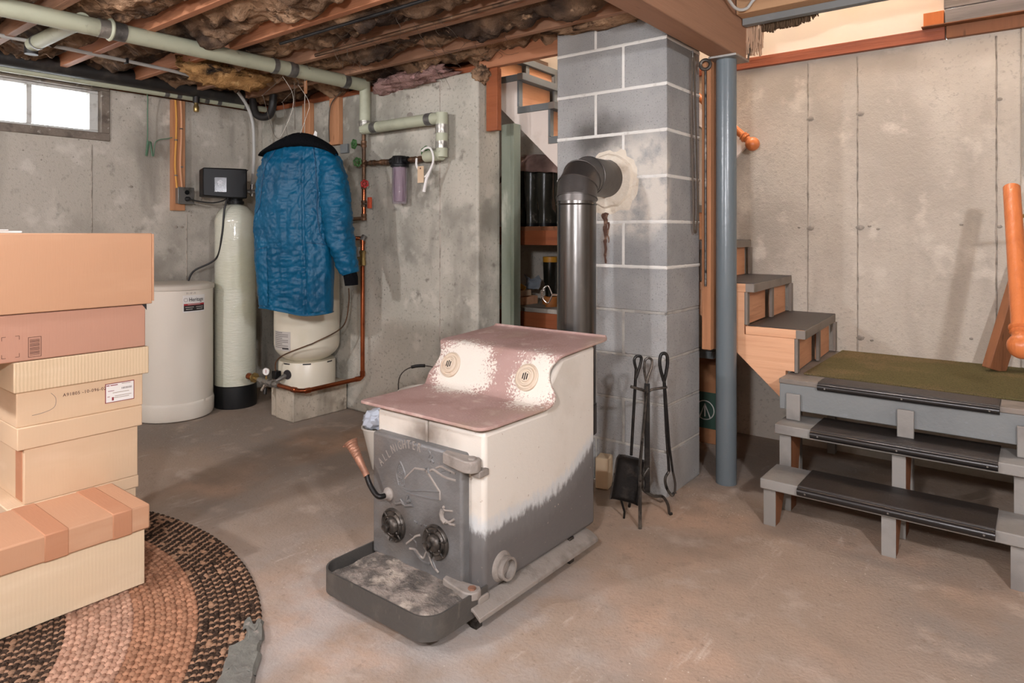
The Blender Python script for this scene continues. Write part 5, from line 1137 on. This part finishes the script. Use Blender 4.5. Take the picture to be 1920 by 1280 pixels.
MB().tube([(-3.351, 2.245, 2.03), (-3.351, 2.25, 1.76)], .0018, 6).build('long_wire', 'wire_dark', wh)
# ------------------------------------------------------------------ stairs
MX0, MX1 = -.735, -.115
es = thing('entry_steps', 'grey wooden steps with black rubber treads leading up to the landing', 'steps', (-.43, 2.9, 0))
def mat_strip(y0, y1, z, parent, nose=.032, wob=0.):
    pr_ = [(y1, z+.001), (y0+.004, z+.001), (y0-.0005, z-.002), (y0-.0005, z-nose), (y0-.006, z-nose), (y0-.006, z+.001), (y0-.002, z+.006), (y1, z+.006)]
    MB().prism(pr_, MX0, MX1, 'yz').build('rubber_mat', 'rubber', parent, bevel=.001)
    n_ = MB().tube([(MX0, y0-.005, z-nose*.5), (MX1, y0-.005, z-nose*.5)], nose*.5, 10).build('mat_nosing', 'rubber_nosing', parent)
    for x in (MX0+.03, (MX0+MX1)/2, MX1-.03): MB().lathe([(.004, 0), (.003, .002), (0, .002)], (x, y0-.02, z-nose*.55), (0, -1, 0), 8).build('nail', 'steel_grey', n_)
for y0, y1, z in ((2.72, 2.935, .19), (2.905, 3.12, .365)):
    bx('tread', 'paint_grey_warm', -.88, .03, y0, y1, z-.04, z, es, .004); mat_strip(y0, y1-.004, z, es)
for x in (-.872, -.452, -.075):
    MB().prism([(2.748, 0), (2.748, .15), (2.90, .15), (2.80, 0)], x, x+.045, 'yz').build('leg', 'wood_leaning', es, bevel=.002)
    bx('leg_face', 'paint_grey_warm', x-.001, x+.046, 2.7435, 2.7485, 0, .149, es, .001); bx('leg_face', 'paint_grey_warm', x+.003, x+.050, 2.9395, 2.9445, 0, .324, es, .001)
    MB().prism([(2.944, 0), (2.944, .325), (3.10, .325), (3.02, 0)], x+.004, x+.049, 'yz').build('leg', 'wood_leaning', es, bevel=.002)
    bx('upright', 'paint_grey_warm', x+.01, x+.068, 3.006, 3.0205, .366, .478, es, .003)
la = thing('landing', 'stair landing with olive carpet and a grey front board', 'landing', (-.4, 3.47, .2))
bx('front_board', 'paint_grey', -.893, .24, 3.0225, 3.05, .405, .515, la, .003)
bx('deck', 'paint_grey_tread', -.895, .245, 3.02, 3.905, .515, .536, la, .003)
bx('carpet', 'carpet_olive', -.83, .243, 3.16, 3.905, .536, .545, la, .003)
mat_strip(3.02, 3.135, .536, la, .03)
bx('side_board', 'paint_grey', -.895, -.87, 3.05, 3.14, .405, .515, la, .003)
for x, y in ((-.87, 3.2), (-.43, 3.2), (.2, 3.2), (-.87, 3.86), (.2, 3.86)): bx('post', 'paint_grey_warm', x-.02, x+.02, y-.02, y+.02, 0, .515, la, .002)

us = thing('upper_stairs', 'wooden stairs climbing left from the landing behind the chimney', 'stairs', (-1.6, 3.5, .54))
RISE, RUN = .197, .225
def xn(k): return -.822-RUN*(k-1)
def hk_(k): return .54+RISE*k
def tread_poly(k, d0, d1, y0=3.145, y1=3.90):
    sk = .045*(y1-y0)/.76; x = xn(k)
    return [(x-d0, y0), (x-d0-sk, y1), (x-d1-sk, y1), (x-d1, y0)]
for k in range(1, 10):
    h = hk_(k)
    MB().prism(tread_poly(k, 0, .262), h-.042, h-.004, 'xy').build('tread', 'wood_raw' if k < 6 else 'paint_grey', us, bevel=.002)
    MB().prism(tread_poly(k, -.003, .255, 3.16, 3.9), h-.004, h, 'xy').build('tread_mat', 'rubber' if k < 6 else 'paint_grey', us, bevel=.001)
    MB().prism(tread_poly(k, -.005, .0, 3.145, 3.9), h-.042, h-.002, 'xy').build('nosing', 'paint_grey_tread' if k < 6 else 'paint_grey', us, bevel=.001)
    MB().prism(tread_poly(k, -.004, .035, 3.140, 3.1452), h-.041, h-.003, 'xy').build('nosing_end', 'paint_grey_tread', us, bevel=.0005)
    for a, b in ((3.19, 3.52), (3.56, 3.86)):
        MB().prism(tread_poly(k, .045, .06, a, b), hk_(k-1), h-.043, 'xy').build('riser', 'wood_raw_y', us, bevel=.001)
    for a, b in ((3.152, 3.19), (3.52, 3.56), (3.86, 3.90)):
        MB().prism(tread_poly(k, .03, .0445, a, b), hk_(k-1)+.001, h-.043, 'xy').build('stringer_edge', 'paint_grey_tread' if k < 6 else 'paint_grey', us, bevel=.001)
def stringer(k0, k1, m, first=False):
    up = []
    for k in range(k0, k1+1):
        up += [(xn(k)-.045, hk_(k-1)-.043 if k > k0 else None), (xn(k)-.045, hk_(k)-.043)]
    low = lambda x: .39+.915*(-.893-x)
    xe = xn(k1+1)-.045; x0 = xn(k0)-.045
    pl = [(x0, .546 if first else low(x0))]+[p for p in up if p[1] is not None]+[(xe, hk_(k1)-.043), (xe, low(xe))]
    if first: pl += [(-.905, low(-.905)), (-.905, .546)]
    MB().prism(pl, 3.152, 3.19, 'xz').build('stringer', m, us, bevel=.001)
stringer(1, 4, 'wood_raw', True); stringer(5, 9, 'paint_white')
# things near the stair
sd = tag(MB().box(-1.256, -1.212, 3.045, 3.135, .62, 1.984).build('support_stud', 'wood_stud', bevel=.003), 'brown upright stud between the chimney and the steel post', 'stud')
it = thing('iron_bar', 'rusty iron bar with a ring top hanging in front of the stud', 'bar', (-1.23, 3.025, .9))
ring((-1.228, 3.02, 1.955), (.3, -.9, 0), .022, .008, 'ring_top', 'iron_worn', it, 24); MB().tube([(-1.229, 3.025, 1.93), (-1.231, 3.03, .92)], .006, 8).build('rod', 'iron_worn', it)
cdh = thing('hanging_rope', 'doubled dark rope hanging down beside the chimney', 'rope', (-1.27, 2.98, 1.18))
MB().tube(smooth_path([(-1.262, 2.95, 2.0), (-1.272, 2.965, 1.7), (-1.27, 2.975, 1.4), (-1.268, 2.98, 1.2), (-1.264, 3.0, 1.18), (-1.262, 3.01, 1.3), (-1.264, 3.0, 1.6), (-1.26, 2.97, 1.9), (-1.258, 2.955, 1.99)]), .0045, 8).build('strand', 'wire_dark', cdh)
MB().lathe([(.004, 0), (.004, .03)], (-1.26, 2.95, 1.98), n=8).build('nail', 'steel_grey', cdh)
tag(bx('dark_box', 'boot_dark', -1.66, -1.50, 3.3, 3.5, hk_(4)+.001, hk_(4)+.2, bevel=.01), 'dark olive box on a stair behind the chimney', 'box')
hrl = thing('stair_handrail', 'orange wooden handrail with ball end on the stair wall', 'handrail', (-1.28, 3.82, 1.64))
d_ = V(-.719, 0, .694); b0 = V(-1.279, 3.825, 1.672)
MB().tube([b0, b0+d_*1.5], .021, 18).build('rail', 'wood_rail', hrl); MB().sphere(b0, .040, 24, 16).build('ball', 'wood_rail', hrl)
MB().lathe([(.020, 0), (.029, .006), (.029, .014), (.023, .02), (.028, .028), (.021, .034)], b0+d_*.045, d_, 20).build('collar_ring', 'wood_rail', hrl)
n_ = V(-.694, 0, -.719); q0 = V(-1.312, 0, 1.694); q = [q0, q0+n_*.125, q0+n_*.125+d_*1.5, q0+d_*1.5]
MB().prism([(p.x, p.z) for p in q], 3.885, 3.909, 'xz').build('backing_board', 'paint_white', hrl, bevel=.002)
for t in (.25, .9): MB().tube([b0+d_*t+V(0, 0, -.02), b0+d_*t+V(0, .06, -.05)], .008, 8).build('bracket', 'brass', hrl)
rr_ = thing('step_handrail', 'orange wooden handrail with ball end by the landing', 'handrail', (-.05, 3.0, .72))
r0, r1 = V(-.050, 3.0, .775), V(-.092, 3.45, 1.355); rd = (r0-r1).normalized()
MB().tube([r1, r0], .030, 20).build('rail', 'wood_rail', rr_); MB().sphere(r0+rd*.01, .046, 24, 16).build('ball', 'wood_rail', rr_)
MB().lathe([(.028, 0), (.038, .006), (.038, .014), (.03, .02), (.037, .03), (.03, .036)], r0-rd*.075, rd, 20).build('collar_ring', 'wood_rail', rr_)
MB().tube([r1-rd*-.15, r1-rd*-.15+V(.12, .05, 0), V(.24, 3.45, 1.1)], .008, 8).build('bracket', 'brass', rr_)
lbm = MB().box(-.05, .05, -.02, .02, 0, .62); lbm.xf(Matrix.Translation((-.165, 3.745, .548)) @ Matrix.Rotation(.235, 4, 'Y') @ Matrix.Rotation(-.19, 4, 'X') @ Matrix.Rotation(.9, 4, 'Z'))
tag(lbm.build('leaning_board', 'wood_leaning', bevel=.003), 'brown board leaning in the corner of the landing', 'board')
struct(bx('trim_8', 'concrete_left', -.068, -.02, YS-.02, YS, .546, 2.118, bevel=.004), 'grey vertical strip at the right end of the stair wall')
mp = thing('string_mop', 'tan string mop head hanging at the edge of the stair opening', 'mop', (-1.08, 3.2, 2.03))
random.seed(31); mm = MB()
for i in range(110):
    x = random.uniform(-1.118, -1.03); y = random.uniform(3.185, 3.235); L_ = random.uniform(.09, .16)
    mm.tube(smooth_path([(x, y, 2.165), (x+random.uniform(-.008, .008), y, 2.165-L_*.5), (x+random.uniform(-.015, .015), y+random.uniform(-.01, .01), 2.165-L_)], 4), .0032, 5)
mm.build('strings', 'mop_tan', mp); bx('mop_clamp', 'wood_light', -1.12, -1.025, 3.18, 3.24, 2.16, 2.20, mp, .003)
fg = thing('brush_fringe', 'dark brown brush bristles along the edge of the stair opening', 'brush', (-.92, 3.2, 2.12)); mm = MB()
for i in range(170):
    x = -1.02+.24*i/170; L_ = .050+.014*N3.noise(V(x*30, 0, 0))*(1 if x < -.85 else .5)-.03*max(0, (x+.86)/.08)
    mm.tube([(x, 3.18+random.uniform(0, .03), 2.160), (x+random.uniform(-.01, .01), 3.18+random.uniform(0, .03), 2.160-L_)], .003, 4)
mm.build('bristles', 'brush_brown', fg); bx('brush_back', 'brush_brown', -1.02, -.78, 3.17, 3.22, 2.155, 2.19, fg, .003)
# cables by the beam
tag(MB().tube(smooth_path([(-1.075, .5, 2.26), (-1.075, 2.6, 2.25), (-1.07, 2.85, 2.20), (-1.06, 2.95, 2.165), (-1.03, 3.0, 2.17), (-.98, 3.02, 2.22), (-.8, 3.03, 2.25), (0, 3.03, 2.27)]), .007, 10).build('white_cable', 'hose_grey'), 'pale cable along the beam bending onto the header', 'cable')
tag(MB().tube(smooth_path([(-1.05, .5, 2.305), (-1.05, 2.7, 2.30), (-1.045, 2.93, 2.25), (-1.0, 3.0, 2.22), (-.85, 3.022, 2.26), (0, 3.022, 2.30)]), .009, 10).build('black_cable', 'cable_black'), 'black cable along the beam bending onto the header', 'cable')
tag(MB().tube(smooth_path([(-1.085, 3.185, 2.25), (-1.083, 3.2, 2.18), (-1.085, 3.2, 2.06), (-1.09, 3.2, 1.99)]), .005, 8).build('beam_wire', 'wire_dark'), 'dark wire running down the end of the beam', 'wire')
tag(MB().tube([(-1.04, .3, 2.25), (-1.04, 2.88, 2.24)], .022, 14).build('iron_pipe', 'pvc_black'), 'dark iron pipe beside the beam', 'pipe')
tag(MB().tube([(-3.0, 1.93, 2.12), (-1.25, 1.94, 2.122)], .008, 8).build('joist_cable', 'cable_black'), 'black cable running along under a joist toward the beam', 'cable')
tag(MB().tube([(-3.0, 2.14, 2.105), (-1.25, 2.14, 2.11)], .010, 8).build('joist_conduit', 'copper_old'), 'old copper tube running along under the joists toward the beam', 'pipe')

# ------------------------------------------------------------------ shelves behind the wall end
wp = thing('shelf_post', 'weathered green-grey upright post at the end of the shelves', 'post', (-2.425, 3.08, 0))
bx('post_face', 'wood_green', -2.468, -2.40, 3.035, 3.12, 0, 1.80, wp, .003); bx('post_edge', 'wood_green', -2.40, -2.375, 3.035, 3.10, 0, 1.80, wp, .003)
tag(bx('hanging_stub', 'wood_shelf', -2.435, -2.355, 2.86, 2.898, 1.738, 2.085, bevel=.003), 'red-brown board stub hanging at the wall corner', 'board')
sh1 = thing('wall_shelf', 'red-brown upper shelf holding the rubber boots', 'shelf', (-2.6, 3.6, 1.1)); sh2 = thing('wall_shelf', 'red-brown lower shelf holding a wooden tray', 'shelf', (-2.6, 3.6, .6))
for t, z in ((sh1, 1.21), (sh2, .705)):
    bx('board', 'wood_leaning' if z > 1 else 'concrete_left', -3.4, -1.92, 3.35, 3.905, z-.03, z, t, .003); bx('front_lip', 'wood_shelf', -3.4, -1.92, 3.33, 3.35, z-.115, z-.025, t, .002)
def boot(x, y, z, h, r, label, ang=.1, m='rubber_boot', group='rubber boots on the upper shelf'):
    t = thing('rubber_boot', label, 'boot', (x, y, z), group)
    R_ = Matrix.Rotation(ang, 3, 'Z')
    def rg(zz, rx, ry, cy, n=24): return [V(x, y, z)+R_ @ V(rx*math.cos(2*PI*i/n), cy+ry*math.sin(2*PI*i/n), zz) for i in range(n)]
    lv_ = [(.0, r*.95, r*2.0, r*1.3), (.03, r*1.0, r*2.05, r*1.3), (.06, r*.98, r*1.95, r*1.2), (.09, r*.88, r*1.45, r*.7), (.115, r*.80, r*1.05, r*.25), (.15, r*.82, r*.95, .05*r), (h*.5, r*.93, r*1.0, 0), (h*.8, r*1.02, r*1.05, 0), (h, r*1.05, r*1.06, 0), (h, r*.97, r*.98, 0), (h*.7, r*.9, r*.9, 0)]
    n = 24; vs = [v for l in lv_ for v in rg(*l)]
    o = MB().add(vs, [(j*n+i, j*n+(i+1) % n, (j+1)*n+(i+1) % n, (j+1)*n+i) for j in range(len(lv_)-1) for i in range(n)]+[tuple(range(n))]); o.build('boot_upper', m, t, ang=60)
    n = 24; so = [rg(0, r*1.04, r*2.1, r*1.3), rg(.022, r*1.06, r*2.12, r*1.3)]
    MB().add(so[0]+so[1], [(i, (i+1) % n, n+(i+1) % n, n+i) for i in range(n)]+[tuple(range(n)), tuple(range(n, 2*n))]).build('sole', 'cable_black' if m != 'boot_dark' else 'rubber_tan', t)
    return t
boot(-2.707, 3.52, 1.211, .40, .047, 'muddy black rubber boot nearest the post on the upper shelf'); boot(-2.611, 3.52, 1.211, .40, .046, 'muddy black rubber boot second from the post')
boot(-2.503, 3.52, 1.211, .38, .052, 'plain black rubber boot third from the post'); boot(-2.392, 3.55, 1.211, .38, .050, 'plain black rubber boot nearest the chimney')
def clothf(u, v):
    x = -2.80+.52*u; y = 3.40+.26*v
    hgt = 1.615+.075*math.sin(PI*min(1, u*1.05))**.8*math.sin(PI*v)**.4
    if u < .12: hgt -= (.12-u)/.12*.10*(1 if v < .6 else .5)
    if v < .2: hgt -= (.2-v)/.2*(.03+.02*u)
    return (x, y-.015*math.sin(u*9), hgt-.03*u+.012*N3.noise(V(u*5, v*4, 1)))
cl = MB().grid(clothf, 40, 24).build('dust_cloth', 'cloth_mauve', ang=180); s_ = cl.modifiers.new('t', 'SOLIDIFY'); s_.thickness = .006
tag(cl, 'dusty mauve cloth draped over the tops of the boots', 'cloth')
tr = thing('wooden_tray', 'flat wooden tray on the lower shelf', 'tray', (-2.69, 3.5, .705))
for a, b, c, d in ((-2.79, -2.60, 3.42, 3.43), (-2.79, -2.60, 3.57, 3.58), (-2.79, -2.78, 3.43, 3.57), (-2.61, -2.60, 3.43, 3.57)): bx('side', 'wood_raw', a, b, c, d, .706, .757, tr, .002)
bx('bottom', 'wood_raw', -2.78, -2.61, 3.43, 3.57, .706, .712, tr, .001)
sb2 = thing('small_box', 'small pale box of packets sitting on the wooden tray', 'box', (-2.69, 3.49, .757))
bx('carton', 'card_pale', -2.757, -2.632, 3.43, 3.55, .7585, .797, sb2, .002); bx('printed_stripe', 'ink_grey', -2.735, -2.672, 3.4285, 3.4302, .768, .776, sb2, 0)
for i, (m, x, z, a) in enumerate((('packet_red', -2.735, .80, .3), ('paper_white', -2.715, .83, -.2), ('packet_yellow', -2.655, .805, .5), ('label_grey', -2.69, .81, -.4), ('packet_red', -2.705, .815, .1), ('paper_white', -2.675, .80, .2))):
    lab = ['red packet at the left of the small box', 'white packet on top of the small box', 'yellow packet at the right of the small box', 'grey packet in the middle of the small box', 'red packet under the white packet', 'white packet beside the yellow packet'][i]
    tag(MB().box(x-.022, x+.022, 3.45+.012*i, 3.462+.012*i, z-.002, z+.026).turn(a, (x, 3.46+.012*i, z), 'Y').build('seed_packet', m, bevel=.002), lab, 'packet', 'packets in the small box')
def bagf(u, v):
    x = -2.70+.12*u; return (x, 3.56+.03*math.sin(v*3)+.01*N3.noise(V(u*4, v*4, 2)), .80+.085*v*(.75+.35*abs(2*u-1))+.006*N3.noise(V(u*8, v*8, 5)))
bg = MB().grid(bagf, 14, 12).build('clear_bag', 'bag_clear', ang=180); s_ = bg.modifiers.new('t', 'SOLIDIFY'); s_.thickness = .004
tag(bg, 'open clear plastic bag behind the packets', 'bag')
bt2 = boot(-2.425, 3.47, .7055, .315, .043, 'dark green rubber boot with a yellow top on the lower shelf', m='boot_dark', group='boots on the lower shelf')
MB().lathe([(.0435, 0), (.046, .002), (.0465, .034), (.043, .036)], (-2.425, 3.47, .985), n=24).build('yellow_band', 'boot_yellow', bt2); MB().lathe([(.05, 0), (.05, .045), (.045, .05)], (-2.425, 3.47, .722), n=24).build('tan_foxing', 'rubber_tan', bt2)
# box with the green mark under the stairs
lg = thing('cardboard_box', 'brown cardboard box with a green square emblem under the stairs', 'box', (-1.57, 3.7, 0))
bx('box_body', 'card_dark', -1.78, -1.385, 3.60, 3.88, .001, .44, lg, .004)
gs = bx('emblem_square', 'ink_green', -1.525, -1.40, 3.597, 3.6, .085, .285, lg, 0)
ring((-1.465, 3.597, .185), (0, 1, 0), .052, .003, 'emblem_ring', 'label_grey', gs, 30)
MB().tube([(-1.495, 3.597, .145), (-1.465, 3.597, .22), (-1.435, 3.597, .145)], .004, 6).build('emblem_mark', 'label_grey', gs); MB().tube([(-1.465, 3.597, .22), (-1.465, 3.597, .15)], .004, 6).build('emblem_mark', 'label_grey', gs)
tag(bx('grey_plank', 'paint_grey', -1.83, -1.36, 3.45, 3.56, .50, .54, bevel=.003), 'grey plank stored under the stairs above the emblem box', 'plank')
